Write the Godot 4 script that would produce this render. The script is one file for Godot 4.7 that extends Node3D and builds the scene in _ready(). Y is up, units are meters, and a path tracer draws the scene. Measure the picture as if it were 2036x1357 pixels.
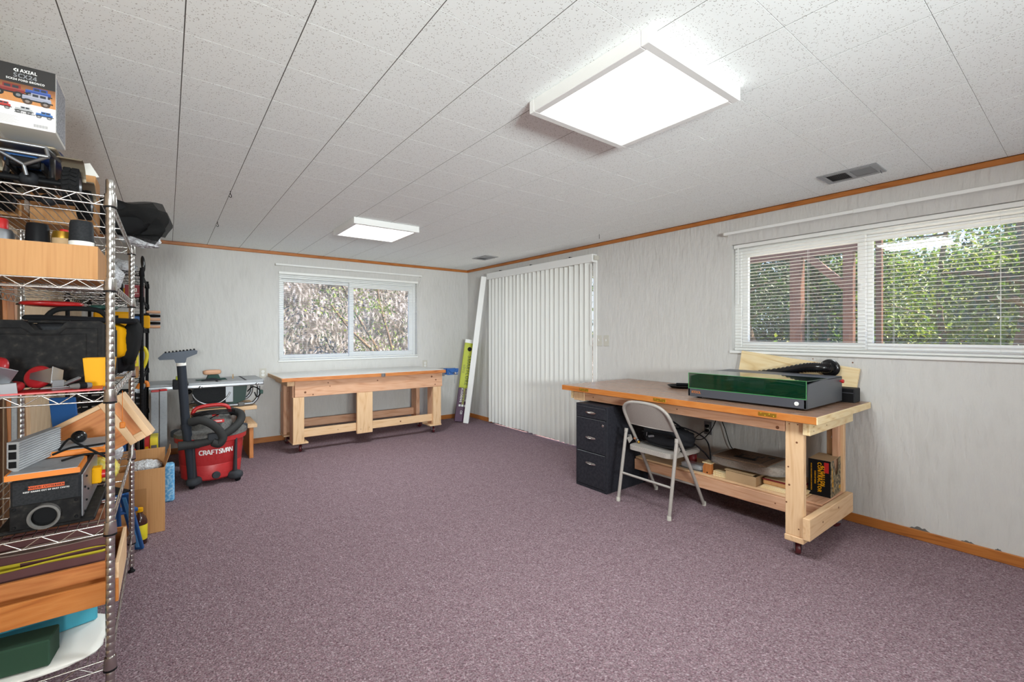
extends Node3D
# A basement workshop: two LED panels on a tiled ceiling, benches, shelving, windows onto a wooded yard.

const CEIL := 2.2993
const RIGHT := 3.774
const BACK := -6.09
const LEFT := -0.68
const REAR := 3.2
const PANELS := [Vector3(1.537, 0, -1.19), Vector3(1.565, 0, -4.17), Vector3(1.55, 0, 1.8)]  # the last panel is an added one, unseen behind the camera, for fill

const FILL_HEADS := [[Vector3(-0.32, 1.35, 2.6), Vector3(0.5, 2.6, -3.8)], [Vector3(0.34, 1.35, 2.6), Vector3(2.6, 2.6, -3.4)]]  # added fill lamp: place and aim of each head

var M := {}
var taken := {}
var cache := {}
var tex := {}
var rng := RandomNumberGenerator.new()


func _ready() -> void:
	rng.seed = 7
	view_and_light()
	materials()
	room()
	window_right()
	window_back()
	sliding_door()
	ceiling_fittings()
	wall_fittings()
	yard()
	desk()
	desk_top_things()
	desk_shelf_things()
	cabinet()
	chair_and_bag()
	back_bench()
	leaning_things()
	saw_corner()
	vacuum()
	chrome_rack()
	black_rack()
	rack_top_shelf()
	rack_second_shelf()
	rack_third_shelf()
	rack_fourth_shelf()
	rack_fifth_shelf()
	black_rack_things()
	floor_things()
	fill_light()


func view_and_light() -> void:
	var cam := Camera3D.new()
	cam.name = "camera"
	cam.projection = Camera3D.PROJECTION_FRUSTUM
	cam.near = 0.05
	cam.far = 400.0
	cam.size = 1357.0 / 896.75 * cam.near
	cam.frustum_offset = Vector2(0, -(678.5 - 663.9) / 896.75 * cam.near)
	add_child(cam)
	cam.position = Vector3(0, 1.302, 0)
	cam.rotation.y = -0.6526
	cam.current = true

	var sky_look := ProceduralSkyMaterial.new()
	sky_look.sky_top_color = Color(0.36, 0.58, 0.92)
	sky_look.sky_horizon_color = Color(0.80, 0.89, 0.98)
	sky_look.sky_curve = 0.18
	sky_look.ground_bottom_color = Color(0.30, 0.32, 0.26)
	sky_look.ground_horizon_color = Color(0.60, 0.64, 0.60)
	sky_look.sky_energy_multiplier = 1.35
	sky_look.ground_energy_multiplier = 0.6
	var sky := Sky.new()
	sky.sky_material = sky_look
	var e := Environment.new()
	e.background_mode = Environment.BG_SKY
	e.sky = sky
	e.tonemap_mode = Environment.TONE_MAPPER_LINEAR
	e.tonemap_exposure = 1.5
	e.sdfgi_enabled = true
	e.ssao_enabled = true
	e.ssil_enabled = true
	var we := WorldEnvironment.new()
	we.name = "environment"
	we.environment = e
	add_child(we)

	var sun := DirectionalLight3D.new()
	sun.name = "sun"
	sun.light_color = Color(1.0, 0.95, 0.86)
	sun.light_energy = 5.2
	sun.light_angular_distance = 0.6
	sun.shadow_enabled = true
	sun.sky_mode = DirectionalLight3D.SKY_MODE_LIGHT_ONLY
	add_child(sun)
	sun.look_at_from_position(Vector3(0.5, 1.1, 0.62), Vector3.ZERO)

	for p in PANELS:
		var l := AreaLight3D.new()
		l.name = "panel_light"
		l.area_size = Vector2(0.54, 0.54)
		l.area_normalize_energy = true
		l.light_energy = 2.7
		l.light_color = Color(0.95, 0.99, 1.0)
		l.area_range = 14.0
		l.shadow_enabled = true
		add_child(l, true)
		l.position = Vector3(p.x, CEIL - 0.062, p.z)
		l.rotation_degrees.x = -90

	# fill light added unseen behind the camera, both heads tipped at the ceiling
	for a in FILL_HEADS:
		var w := SpotLight3D.new()
		w.name = "fill_light_beam"
		w.light_energy = 15.5
		w.light_color = Color(0.95, 0.985, 0.985)
		w.light_size = 0.28
		w.spot_range = 16.0
		w.spot_angle = 40.0
		w.spot_angle_attenuation = 1.0
		w.shadow_enabled = true
		add_child(w, true)
		w.look_at_from_position(a[0], a[1])


# ---------------------------------------------------------------- helpers: nodes
func numbered(n: String) -> String:
	if not taken.has(n):
		taken[n] = 0
		return n
	taken[n] += 1
	return "%s_%03d" % [n, taken[n]]


func tag(o: Node, label: String, category: String, group := "", kind := "") -> void:
	o.set_meta("label", label)
	if category:
		o.set_meta("category", category)
	if group:
		o.set_meta("group", group)
	if kind:
		o.set_meta("kind", kind)


func thing(called: String, label: String, category: String, at := Vector3.ZERO, turn := 0.0, group := "") -> Node3D:
	var o := Node3D.new()
	o.name = numbered(called)
	add_child(o)
	o.position = at
	o.rotation_degrees.y = turn
	tag(o, label, category, group)
	return o


func part(parent: Node, called: String, mesh: Mesh, m, at := Vector3.ZERO, rot := Vector3.ZERO) -> MeshInstance3D:
	var o := MeshInstance3D.new()
	o.name = called
	o.mesh = mesh
	o.material_override = M[m] if m is String else m
	parent.add_child(o, true)
	o.position = at
	o.rotation_degrees = rot
	return o


func solo(called: String, label: String, category: String, mesh: Mesh, m, at := Vector3.ZERO, rot := Vector3.ZERO, group := "") -> MeshInstance3D:
	var o := part(self, numbered(called), mesh, m, at, rot)
	tag(o, label, category, group)
	return o


func structure(called: String, mesh: Mesh, m, at := Vector3.ZERO, rot := Vector3.ZERO, label := "") -> MeshInstance3D:
	var o := part(self, called, mesh, m, at, rot)
	o.set_meta("kind", "structure")
	if label:
		o.set_meta("label", label)
	return o


func copy_of(o: Node3D, label: String) -> Node3D:
	var base := String(o.name)
	var c: Node3D = o.duplicate()
	c.name = numbered(base)
	add_child(c)
	c.set_meta("label", label)
	return c


# ---------------------------------------------------------------- helpers: shapes
func face(st: SurfaceTool, pts: Array, n: Vector3) -> void:
	var order := pts.duplicate()
	var cr: Vector3 = (pts[1] - pts[0]).cross(pts[2] - pts[0])
	if cr.dot(n) > 0:
		order.reverse()
	for i in range(1, order.size() - 1):
		for k in [0, i, i + 1]:
			st.set_normal(n)
			st.add_vertex(order[k])


func start() -> SurfaceTool:
	var st := SurfaceTool.new()
	st.begin(Mesh.PRIMITIVE_TRIANGLES)
	return st


# a box with chamfered edges, centred
func box(x: float, y: float, z: float, b := 0.002) -> ArrayMesh:
	var key := "b%.4f,%.4f,%.4f,%.4f" % [x, y, z, b]
	if cache.has(key):
		return cache[key]
	var st := start()
	var h := Vector3(x, y, z) / 2
	b = minf(b, minf(h.x, minf(h.y, h.z)) * 0.9)
	var P := func(s: Vector3, ax: int) -> Vector3:
		var v := Vector3(s.x * (h.x - b), s.y * (h.y - b), s.z * (h.z - b))
		v[ax] = s[ax] * h[ax]
		return v
	for ax in 3:
		var u := (ax + 1) % 3
		var w := (ax + 2) % 3
		for s in [-1.0, 1.0]:
			var q := []
			for c in [[-1, -1], [1, -1], [1, 1], [-1, 1]]:
				var v := Vector3()
				v[ax] = s
				v[u] = c[0]
				v[w] = c[1]
				q.append(P.call(v, ax))
			var n := Vector3()
			n[ax] = s
			face(st, q, n)
		for s in [-1.0, 1.0]:
			for t in [-1.0, 1.0]:
				var q := []
				for e in [-1.0, 1.0]:
					var v := Vector3()
					v[ax] = e
					v[u] = s
					v[w] = t
					if e < 0:
						q.append(P.call(v, u))
						q.append(P.call(v, w))
					else:
						q.append(P.call(v, w))
						q.append(P.call(v, u))
				var n := Vector3()
				n[u] = s
				n[w] = t
				face(st, q, n.normalized())
	for sx in [-1.0, 1.0]:
		for sy in [-1.0, 1.0]:
			for sz in [-1.0, 1.0]:
				var s := Vector3(sx, sy, sz)
				face(st, [P.call(s, 0), P.call(s, 1), P.call(s, 2)], s.normalized())
	cache[key] = st.commit()
	return cache[key]


# a surface of revolution about y; profile is [[r, y], ...] from bottom to top
func lathe(profile: Array, seg := 24) -> ArrayMesh:
	var st := start()
	var n := profile.size()
	for i in n - 1:
		var a := Vector2(profile[i][0], profile[i][1])
		var b := Vector2(profile[i + 1][0], profile[i + 1][1])
		var d := (b - a).normalized()
		var na := Vector2(d.y, -d.x)
		var nb := na
		if i > 0:
			var p := (a - Vector2(profile[i - 1][0], profile[i - 1][1])).normalized()
			var pn := Vector2(p.y, -p.x)
			if pn.dot(na) > 0.75:
				na = (pn + na).normalized()
		if i < n - 2:
			var p := (Vector2(profile[i + 2][0], profile[i + 2][1]) - b).normalized()
			var pn := Vector2(p.y, -p.x)
			var own := Vector2(d.y, -d.x)
			if pn.dot(own) > 0.75:
				nb = (pn + own).normalized()
		for k in seg:
			var t0 := TAU * k / seg
			var t1 := TAU * (k + 1) / seg
			var e0 := Vector3(cos(t0), 0, sin(t0))
			var e1 := Vector3(cos(t1), 0, sin(t1))
			var q := [[e0 * a.x + Vector3.UP * a.y, e0 * na.x + Vector3.UP * na.y], [e1 * a.x + Vector3.UP * a.y, e1 * na.x + Vector3.UP * na.y], [e1 * b.x + Vector3.UP * b.y, e1 * nb.x + Vector3.UP * nb.y], [e0 * b.x + Vector3.UP * b.y, e0 * nb.x + Vector3.UP * nb.y]]
			smooth_quad(st, q)
	return st.commit()


func smooth_quad(st: SurfaceTool, q: Array) -> void:
	var cr: Vector3 = (q[1][0] - q[0][0]).cross(q[2][0] - q[0][0])
	if cr.length_squared() < 1e-16:
		cr = (q[2][0] - q[0][0]).cross(q[3][0] - q[0][0])
	var idx := [0, 1, 2, 0, 2, 3]
	if cr.dot(q[0][1] + q[1][1] + q[2][1] + q[3][1]) > 0:
		idx = [0, 2, 1, 0, 3, 2]
	for t in [0, 3]:
		var a: Vector3 = q[idx[t]][0]
		var b: Vector3 = q[idx[t + 1]][0]
		var c: Vector3 = q[idx[t + 2]][0]
		if (b - a).cross(c - a).length_squared() < 1e-18:
			continue
		for k in 3:
			st.set_normal(q[idx[t + k]][1])
			st.add_vertex(q[idx[t + k]][0])


func cyl(r: float, h: float, seg := 20, b := 0.0015) -> ArrayMesh:
	var key := "c%.4f,%.4f,%d,%.4f" % [r, h, seg, b]
	if not cache.has(key):
		cache[key] = lathe([[0, -h / 2], [r - b, -h / 2], [r, -h / 2 + b], [r, h / 2 - b], [r - b, h / 2], [0, h / 2]], seg)
	return cache[key]


func smooth_path(pts: Array, steps := 6) -> Array:
	var out := []
	for i in pts.size() - 1:
		var p0: Vector3 = pts[maxi(i - 1, 0)]
		var p1: Vector3 = pts[i]
		var p2: Vector3 = pts[i + 1]
		var p3: Vector3 = pts[mini(i + 2, pts.size() - 1)]
		for k in steps:
			out.append(p1.cubic_interpolate(p2, p0, p3, float(k) / steps))
	out.append(pts[-1])
	return out


# a round (or flattened) bar along a path; r may be a function of the index
func tube(pts: Array, r, seg := 8, flat := 1.0, up := Vector3.ZERO) -> ArrayMesh:
	var st := start()
	var n := pts.size()
	var rings := []
	var side := Vector3.ZERO
	for i in n:
		var d: Vector3 = (pts[mini(i + 1, n - 1)] - pts[maxi(i - 1, 0)]).normalized()
		if i == 0:
			side = d.cross(up if up != Vector3.ZERO else (Vector3.UP if absf(d.y) < 0.9 else Vector3.RIGHT)).normalized()
		else:
			side = (side - d * side.dot(d)).normalized()
		var w := d.cross(side)
		var rad: float = r.call(i) if r is Callable else r
		var ring := []
		for k in seg:
			var t := TAU * k / seg
			var o := side * cos(t) + w * sin(t) * flat
			var nn := (side * cos(t) * flat + w * sin(t)).normalized()
			ring.append([pts[i] + o * rad, nn])
		rings.append(ring)
		if i == 0 or i == n - 1:
			var cap := []
			for k in seg:
				cap.append(ring[k][0])
			face(st, cap, -d if i == 0 else d)
	for i in n - 1:
		for k in seg:
			var m := (k + 1) % seg
			smooth_quad(st, [rings[i][k], rings[i][m], rings[i + 1][m], rings[i + 1][k]])
	return st.commit()


func bar(a: Vector3, b: Vector3, r: float, seg := 6) -> ArrayMesh:
	return tube([a, b], r, seg)


# a flat outline in x, y given depth along z, centred on z
func prism(outline: Array, depth: float) -> ArrayMesh:
	var poly := PackedVector2Array(outline)
	if Geometry2D.is_polygon_clockwise(poly):
		poly.reverse()
	var tris := Geometry2D.triangulate_polygon(poly)
	var st := start()
	var h := depth / 2
	for i in range(0, tris.size(), 3):
		var a := poly[tris[i]]
		var b := poly[tris[i + 1]]
		var c := poly[tris[i + 2]]
		face(st, [Vector3(a.x, a.y, h), Vector3(b.x, b.y, h), Vector3(c.x, c.y, h)], Vector3.BACK)
		face(st, [Vector3(a.x, a.y, -h), Vector3(b.x, b.y, -h), Vector3(c.x, c.y, -h)], Vector3.FORWARD)
	var m := poly.size()
	for i in m:
		var a := poly[i]
		var b := poly[(i + 1) % m]
		var d := (b - a).normalized()
		face(st, [Vector3(a.x, a.y, -h), Vector3(b.x, b.y, -h), Vector3(b.x, b.y, h), Vector3(a.x, a.y, h)], Vector3(d.y, -d.x, 0))
	return st.commit()


func round_rect(w: float, h: float, r: float, k := 5) -> Array:
	var out := []
	for c in [[1, 1, 0], [-1, 1, 1], [-1, -1, 2], [1, -1, 3]]:
		for i in k + 1:
			var t: float = PI / 2 * (c[2] + float(i) / k)
			out.append(Vector2(c[0] * (w / 2 - r) + cos(t) * r, c[1] * (h / 2 - r) + sin(t) * r))
	return out


func disc(r: float, k := 20, at := Vector2.ZERO) -> Array:
	var out := []
	for i in k:
		out.append(at + Vector2(cos(TAU * i / k), sin(TAU * i / k)) * r)
	return out


func place(at: Vector3, rot := Vector3.ZERO) -> Transform3D:
	return Transform3D(Basis.from_euler(rot * PI / 180.0), at)


# several shapes joined into one: [[mesh, transform], ...]
func join(list: Array) -> ArrayMesh:
	var st := start()
	for it in list:
		st.append_from(it[0], 0, it[1] if it[1] is Transform3D else place(it[1]))
	return st.commit()


# a soft closed lump: a sphere pushed to a rounded box, with gentle noise
func lump(size: Vector3, power := 3.0, wobble := 0.03, sd := 1, seg := 28, rows := 16, freq := 1.4) -> ArrayMesh:
	var nz := FastNoiseLite.new()
	nz.seed = sd
	nz.frequency = freq
	var st := start()
	st.set_smooth_group(0)
	var P := func(i: int, k: int) -> Vector3:
		var a := PI * i / rows - PI / 2
		var b := TAU * (k % seg) / seg
		var d := Vector3(cos(a) * cos(b), sin(a), cos(a) * sin(b))
		var l := pow(pow(absf(d.x), power) + pow(absf(d.y), power) + pow(absf(d.z), power), -1.0 / power)
		var v := d * l
		return v * size / 2 * (1.0 + wobble * nz.get_noise_3dv(v * 1.7) * 3.0)
	for i in rows:
		for k in seg:
			var q := [P.call(i, k), P.call(i, k + 1), P.call(i + 1, k + 1), P.call(i + 1, k)]
			for t in [[0, 1, 2], [0, 2, 3]]:
				if (q[t[1]] - q[t[0]]).cross(q[t[2]] - q[t[0]]).length_squared() > 1e-18:
					for c in t:
						st.set_smooth_group(0)
						st.add_vertex(q[c])
	st.index()
	st.generate_normals()
	return st.commit()


func words(s: String, height: float, depth := 0.0008, bold := true, font := "Droid Sans") -> TextMesh:
	var key := "t%s%.4f%s%s" % [s, height, str(bold), font]
	if not cache.has(key):
		var f := SystemFont.new()
		f.font_names = PackedStringArray([font])
		f.font_weight = 700 if bold else 400
		var t := TextMesh.new()
		t.text = s
		t.font = f
		t.font_size = 64
		t.pixel_size = height / 46.0
		t.depth = depth
		t.curve_step = 4
		cache[key] = t
	return cache[key]


func card(w: float, h: float, d := 0.0006) -> ArrayMesh:
	return box(w, h, d, 0.0001)


# a rectangle that carries a printed picture, facing +z
func print_card(w: float, h: float) -> ArrayMesh:
	var st := start()
	var c := [[-0.5, 0.5, 0, 0], [0.5, 0.5, 1, 0], [0.5, -0.5, 1, 1], [-0.5, 0.5, 0, 0], [0.5, -0.5, 1, 1], [-0.5, -0.5, 0, 1]]
	for v in c:
		st.set_normal(Vector3.BACK)
		st.set_uv(Vector2(v[2], v[3]))
		st.add_vertex(Vector3(v[0] * w, v[1] * h, 0))
	return st.commit()


# ---------------------------------------------------------------- helpers: materials
func noise_tex(freq: float, colors: Array, fractal := FastNoiseLite.FRACTAL_FBM, octaves := 3, sd := 1, size := 512, type := FastNoiseLite.TYPE_SIMPLEX_SMOOTH, stops := []) -> NoiseTexture2D:
	var nz := FastNoiseLite.new()
	nz.noise_type = type
	nz.seed = sd
	nz.frequency = freq
	nz.fractal_type = fractal
	nz.fractal_octaves = octaves
	var t := NoiseTexture2D.new()
	t.width = size
	t.height = size
	t.seamless = true
	t.seamless_blend_skirt = 0.15
	t.noise = nz
	if colors:
		var g := Gradient.new()
		var offs := PackedFloat32Array()
		for i in colors.size():
			offs.append(stops[i] if stops else float(i) / (colors.size() - 1))
		g.offsets = offs
		g.colors = PackedColorArray(colors)
		t.color_ramp = g
	return t


func rgb(r: int, g: int, b: int) -> Color:
	return Color8(r, g, b)


func mat(key: String, c: Color, rough := 0.6, metal := 0.0, spec := 0.5) -> StandardMaterial3D:
	var m := StandardMaterial3D.new()
	m.resource_name = key
	m.albedo_color = c
	m.roughness = rough
	m.metallic = metal
	m.metallic_specular = spec
	M[key] = m
	return m


func textured(key: String, t: Texture2D, scale: Vector3, rough := 0.6, world := false) -> StandardMaterial3D:
	var m := mat(key, Color.WHITE, rough)
	m.albedo_texture = t
	m.uv1_triplanar = true
	m.uv1_world_triplanar = world
	m.uv1_scale = scale
	return m


func relief(m: StandardMaterial3D, t: Texture2D, cm: float) -> void:
	m.heightmap_enabled = true
	m.heightmap_texture = t
	m.heightmap_scale = cm


func wood(key: String, dark: Color, mid: Color, light: Color, rough := 0.6, sd := 3) -> void:
	var t := noise_tex(0.006, [dark, mid, light, mid], FastNoiseLite.FRACTAL_PING_PONG, 2, sd, 512, FastNoiseLite.TYPE_SIMPLEX_SMOOTH, [0.0, 0.25, 0.6, 1.0])
	for ax in 3:
		var s := Vector3.ONE * 3.2
		s[ax] = 0.35
		var m := textured(key + "_" + "xyz"[ax], t, s, rough)
		m.uv1_offset = Vector3(sd * 0.37, sd * 0.21, sd * 0.53)
		relief(m, tex.fine, 0.02)


func materials() -> void:
	tex.fine = noise_tex(0.08, [], FastNoiseLite.FRACTAL_FBM, 3, 11, 512)
	tex.coarse = noise_tex(0.012, [], FastNoiseLite.FRACTAL_FBM, 4, 12, 512)
	# the room
	var m := textured("wall", noise_tex(0.01, [rgb(199, 197, 194), rgb(206, 204, 201), rgb(203, 201, 199)], FastNoiseLite.FRACTAL_FBM, 3, 21, 512), Vector3(1.6, 0.45, 1.6), 0.7, true)
	relief(m, noise_tex(0.012, [], FastNoiseLite.FRACTAL_FBM, 4, 22, 1024), 0.45)
	var holes := ImageTexture.create_from_image(tile_image(5))
	for k in 4:
		m = textured("tile%d" % k, holes, Vector3.ONE / 0.3, 0.9)
		m.uv1_offset = Vector3(0.13 + 0.31 * k, 0.2, 0.17 + 0.43 * k)
	mat("tile_gap", rgb(84, 80, 76), 0.95)
	m = textured("carpet", ImageTexture.create_from_image(fleck_image(512, 41, [rgb(97, 75, 82), rgb(127, 106, 112), rgb(143, 122, 128), rgb(182, 164, 169)])), Vector3.ONE * 0.9, 1.0, true)
	m.metallic_specular = 0.1
	m.detail_enabled = true
	m.detail_blend_mode = BaseMaterial3D.BLEND_MODE_MUL
	m.detail_uv_layer = BaseMaterial3D.DETAIL_UV_2
	m.uv2_triplanar = true
	m.uv2_world_triplanar = true
	m.uv2_scale = Vector3.ONE * 6.3
	m.detail_albedo = ImageTexture.create_from_image(fleck_image(64, 42, [rgb(250, 232, 238), rgb(255, 250, 252), rgb(244, 250, 248), rgb(255, 255, 255)]))
	relief(m, ImageTexture.create_from_image(fleck_image(512, 43, [Color.BLACK, Color.WHITE])), 0.5)
	wood("oak", rgb(140, 80, 34), rgb(168, 100, 44), rgb(182, 114, 54), 0.4, 2)
	wood("honey", rgb(164, 92, 36), rgb(186, 110, 48), rgb(196, 124, 62), 0.4, 14)
	wood("pine", rgb(206, 162, 120), rgb(218, 178, 136), rgb(226, 190, 150), 0.6, 3)
	wood("fir", rgb(188, 136, 102), rgb(206, 156, 122), rgb(216, 170, 138), 0.6, 4)
	wood("pale", rgb(206, 170, 118), rgb(228, 200, 150), rgb(238, 216, 174), 0.6, 5)
	wood("orange_wood", rgb(150, 82, 36), rgb(184, 108, 54), rgb(202, 130, 72), 0.45, 6)
	wood("brown_wood", rgb(110, 66, 42), rgb(136, 86, 58), rgb(154, 102, 72), 0.5, 7)
	wood("panelling", rgb(186, 150, 116), rgb(208, 178, 144), rgb(218, 192, 160), 0.6, 8)
	wood("walnut_top", rgb(132, 98, 78), rgb(150, 116, 95), rgb(162, 128, 107), 0.25, 9)
	mat("knot", rgb(120, 74, 46), 0.6)
	textured("bench_white", noise_tex(0.02, [rgb(205, 202, 198), rgb(222, 220, 216), rgb(214, 211, 205)], FastNoiseLite.FRACTAL_FBM, 4, 41), Vector3.ONE * 1.5, 0.4)
	var corr := noise_tex(0.01, [rgb(178, 126, 78), rgb(196, 146, 96), rgb(188, 138, 88)], FastNoiseLite.FRACTAL_FBM, 3, 42)
	textured("card_x", corr, Vector3(0.4, 8, 8), 0.8)
	textured("card_y", corr, Vector3(9, 0.3, 9), 0.8)
	mat("card_dark", rgb(120, 84, 52), 0.85)
	mat("kraft", rgb(188, 156, 118), 0.85)
	# plain paints, plastics and metals
	mat("white", rgb(232, 232, 230), 0.45)
	mat("vinyl", rgb(240, 240, 238), 0.35)
	mat("slat", rgb(236, 236, 233), 0.4)
	m = mat("vane", rgb(226, 226, 222), 0.5)
	m.backlight_enabled = true
	m.backlight = Color(0.5, 0.5, 0.49)
	mat("paper", rgb(238, 236, 230), 0.8)
	mat("black", rgb(24, 24, 26), 0.5)
	mat("black_gloss", rgb(18, 18, 20), 0.2)
	mat("rubber", rgb(30, 30, 31), 0.8)
	textured("cabinet_black", noise_tex(0.03, [rgb(38, 38, 43), rgb(46, 46, 52), rgb(54, 54, 59)], FastNoiseLite.FRACTAL_FBM, 4, 51), Vector3.ONE * 2, 0.42)
	textured("black_scuffed", noise_tex(0.02, [rgb(22, 22, 23), rgb(30, 29, 30), rgb(37, 36, 36), rgb(62, 58, 52)], FastNoiseLite.FRACTAL_FBM, 5, 52, 512, FastNoiseLite.TYPE_SIMPLEX_SMOOTH, [0.0, 0.4, 0.7, 1.0]), Vector3.ONE * 3, 0.6)
	textured("charcoal", noise_tex(0.05, [rgb(36, 37, 40), rgb(44, 45, 48), rgb(52, 53, 55)], FastNoiseLite.FRACTAL_FBM, 3, 53), Vector3.ONE * 4, 0.55)
	mat("chrome", rgb(196, 192, 188), 0.26, 1.0)
	mat("zinc", rgb(176, 178, 182), 0.35, 1.0)
	mat("steel", rgb(150, 152, 156), 0.4, 0.9)
	textured("alu", noise_tex(0.03, [rgb(146, 148, 152), rgb(162, 164, 167), rgb(155, 157, 160)], FastNoiseLite.FRACTAL_FBM, 3, 54), Vector3(2, 2, 2), 0.5).metallic = 0.3
	textured("chair_beige", noise_tex(0.05, [rgb(154, 147, 141), rgb(163, 156, 150), rgb(167, 160, 154)], FastNoiseLite.FRACTAL_FBM, 3, 55), Vector3.ONE * 3, 0.42)
	mat("laser_grey", rgb(92, 95, 101), 0.45, 0.2)
	mat("laser_band", rgb(74, 76, 84), 0.45, 0.1)
	m = mat("green_acrylic", Color(0.015, 0.20, 0.12, 0.55), 0.04)
	m.transparency = BaseMaterial3D.TRANSPARENCY_ALPHA
	m = mat("glass", Color(0.95, 0.98, 0.97, 0.04), 0.02)
	m.transparency = BaseMaterial3D.TRANSPARENCY_ALPHA
	m = mat("film", Color(0.92, 0.93, 0.95, 0.35), 0.12)
	m.transparency = BaseMaterial3D.TRANSPARENCY_ALPHA
	relief(textured("plastic_bag", noise_tex(0.02, [rgb(190, 194, 200), rgb(222, 224, 228), rgb(236, 236, 238)], FastNoiseLite.FRACTAL_RIDGED, 4, 56), Vector3.ONE * 6, 0.25), tex.coarse, 2.0)
	mat("orange", rgb(226, 128, 34), 0.4)
	mat("red", rgb(186, 34, 34), 0.35)
	mat("dark_red", rgb(124, 28, 34), 0.45)
	textured("vac_red", noise_tex(0.02, [rgb(166, 40, 42), rgb(188, 46, 48), rgb(184, 62, 62)], FastNoiseLite.FRACTAL_FBM, 4, 57), Vector3.ONE * 3, 0.4)
	mat("wheel_red", rgb(150, 30, 36), 0.3)
	mat("wheel_maroon", rgb(84, 30, 34), 0.35)
	mat("yellow", rgb(224, 160, 14), 0.45)
	mat("lemon", rgb(226, 206, 40), 0.45)
	mat("lime", rgb(178, 186, 44), 0.5)
	mat("purple", rgb(82, 46, 78), 0.5)
	mat("olive", rgb(104, 112, 40), 0.5)
	mat("blue", rgb(34, 88, 150), 0.45)
	mat("light_blue", rgb(92, 160, 214), 0.4)
	mat("vise_blue", rgb(40, 92, 158), 0.4)
	mat("saw_green", rgb(24, 62, 54), 0.45)
	mat("foam_green", rgb(40, 70, 52), 0.95)
	mat("foam_cyan", rgb(70, 158, 178), 0.9)
	mat("lid_green", rgb(74, 150, 88), 0.2)
	mat("dusty_grey", rgb(104, 102, 100), 0.8)
	mat("vac_grey", rgb(62, 64, 68), 0.6)
	relief(textured("vac_lid", noise_tex(0.02, [rgb(62, 62, 64), rgb(98, 96, 94), rgb(128, 126, 122)], FastNoiseLite.FRACTAL_FBM, 4, 63), Vector3.ONE * 4, 0.8), tex.fine, 0.05)
	mat("vac_wand", rgb(50, 54, 62), 0.5)
	mat("nozzle", rgb(58, 68, 84), 0.5)
	mat("hose_black", rgb(56, 56, 56), 0.6)
	mat("bronze", rgb(158, 146, 126), 0.32, 0.6)
	mat("dark_blue", rgb(26, 40, 78), 0.35)
	m = mat("jeep_print", Color.WHITE, 0.45)
	m.albedo_texture = jeep_print()
	textured("grey_print", noise_tex(0.03, [rgb(86, 92, 104), rgb(176, 180, 188), rgb(214, 214, 218)], FastNoiseLite.FRACTAL_FBM, 4, 64), Vector3.ONE * 6, 0.5)
	textured("blue_print", noise_tex(0.015, [rgb(60, 140, 200), rgb(110, 176, 222), rgb(206, 228, 240)], FastNoiseLite.FRACTAL_FBM, 3, 65), Vector3.ONE * 5, 0.35)
	textured("packet_yellow", noise_tex(0.015, [rgb(230, 226, 214), rgb(224, 206, 90), rgb(212, 186, 50)], FastNoiseLite.FRACTAL_FBM, 3, 66), Vector3.ONE * 6, 0.4)
	m = mat("netting", Color(0.02, 0.02, 0.022, 0.86), 0.9)
	m.transparency = BaseMaterial3D.TRANSPARENCY_ALPHA
	mat("pink", rgb(214, 186, 190), 0.7)
	mat("orange_red", rgb(222, 92, 34), 0.5)
	mat("box_red", rgb(140, 30, 42), 0.5)
	mat("tape", rgb(172, 124, 74), 0.35)
	mat("brown_glass", rgb(64, 34, 26), 0.15)
	mat("brass", rgb(196, 150, 58), 0.35, 0.8)
	mat("belt", rgb(96, 60, 60), 0.9)
	mat("belt_inner", rgb(140, 118, 108), 0.85)
	mat("belt_yellow", rgb(190, 170, 36), 0.8)
	mat("burnt", rgb(22, 16, 13), 0.9)
	textured("hardboard", noise_tex(0.03, [rgb(84, 65, 52), rgb(98, 78, 64), rgb(108, 87, 72)], FastNoiseLite.FRACTAL_FBM, 3, 58), Vector3.ONE * 4, 0.95).metallic_specular = 0.2
	textured("fabric_black", noise_tex(0.2, [rgb(20, 20, 22), rgb(32, 32, 35), rgb(44, 44, 47)], FastNoiseLite.FRACTAL_FBM, 2, 59), Vector3.ONE * 8, 0.9)
	dull(["black_scuffed", "charcoal", "fabric_black", "rubber", "black", "vac_grey", "yellow", "cabinet_black", "hose_black", "vac_wand"])
	mat("grey_switch", rgb(196, 192, 182), 0.5)
	m = textured("bubble", noise_tex(0.05, [Color(0.9, 0.88, 0.85, 0.22), Color(0.95, 0.94, 0.92, 0.4), Color(1, 1, 1, 0.95)], FastNoiseLite.FRACTAL_RIDGED, 3, 60), Vector3.ONE * 9, 0.12)
	m.transparency = BaseMaterial3D.TRANSPARENCY_ALPHA
	relief(m, noise_tex(0.06, [], FastNoiseLite.FRACTAL_FBM, 2, 61, 512, FastNoiseLite.TYPE_CELLULAR), 1.5)
	textured("worn_carton", noise_tex(0.012, [rgb(40, 38, 36), rgb(70, 64, 54), rgb(150, 132, 100), rgb(178, 158, 122)], FastNoiseLite.FRACTAL_FBM, 4, 62), Vector3.ONE * 5, 0.75)
	m = mat("glow", rgb(255, 255, 255), 0.6)
	m.emission_enabled = true
	m.emission = Color(1.0, 0.99, 0.97)
	m.emission_energy_multiplier = 1.6


func dull(keys: Array) -> void:
	for k in keys:
		M[k].metallic_specular = 0.22


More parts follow.
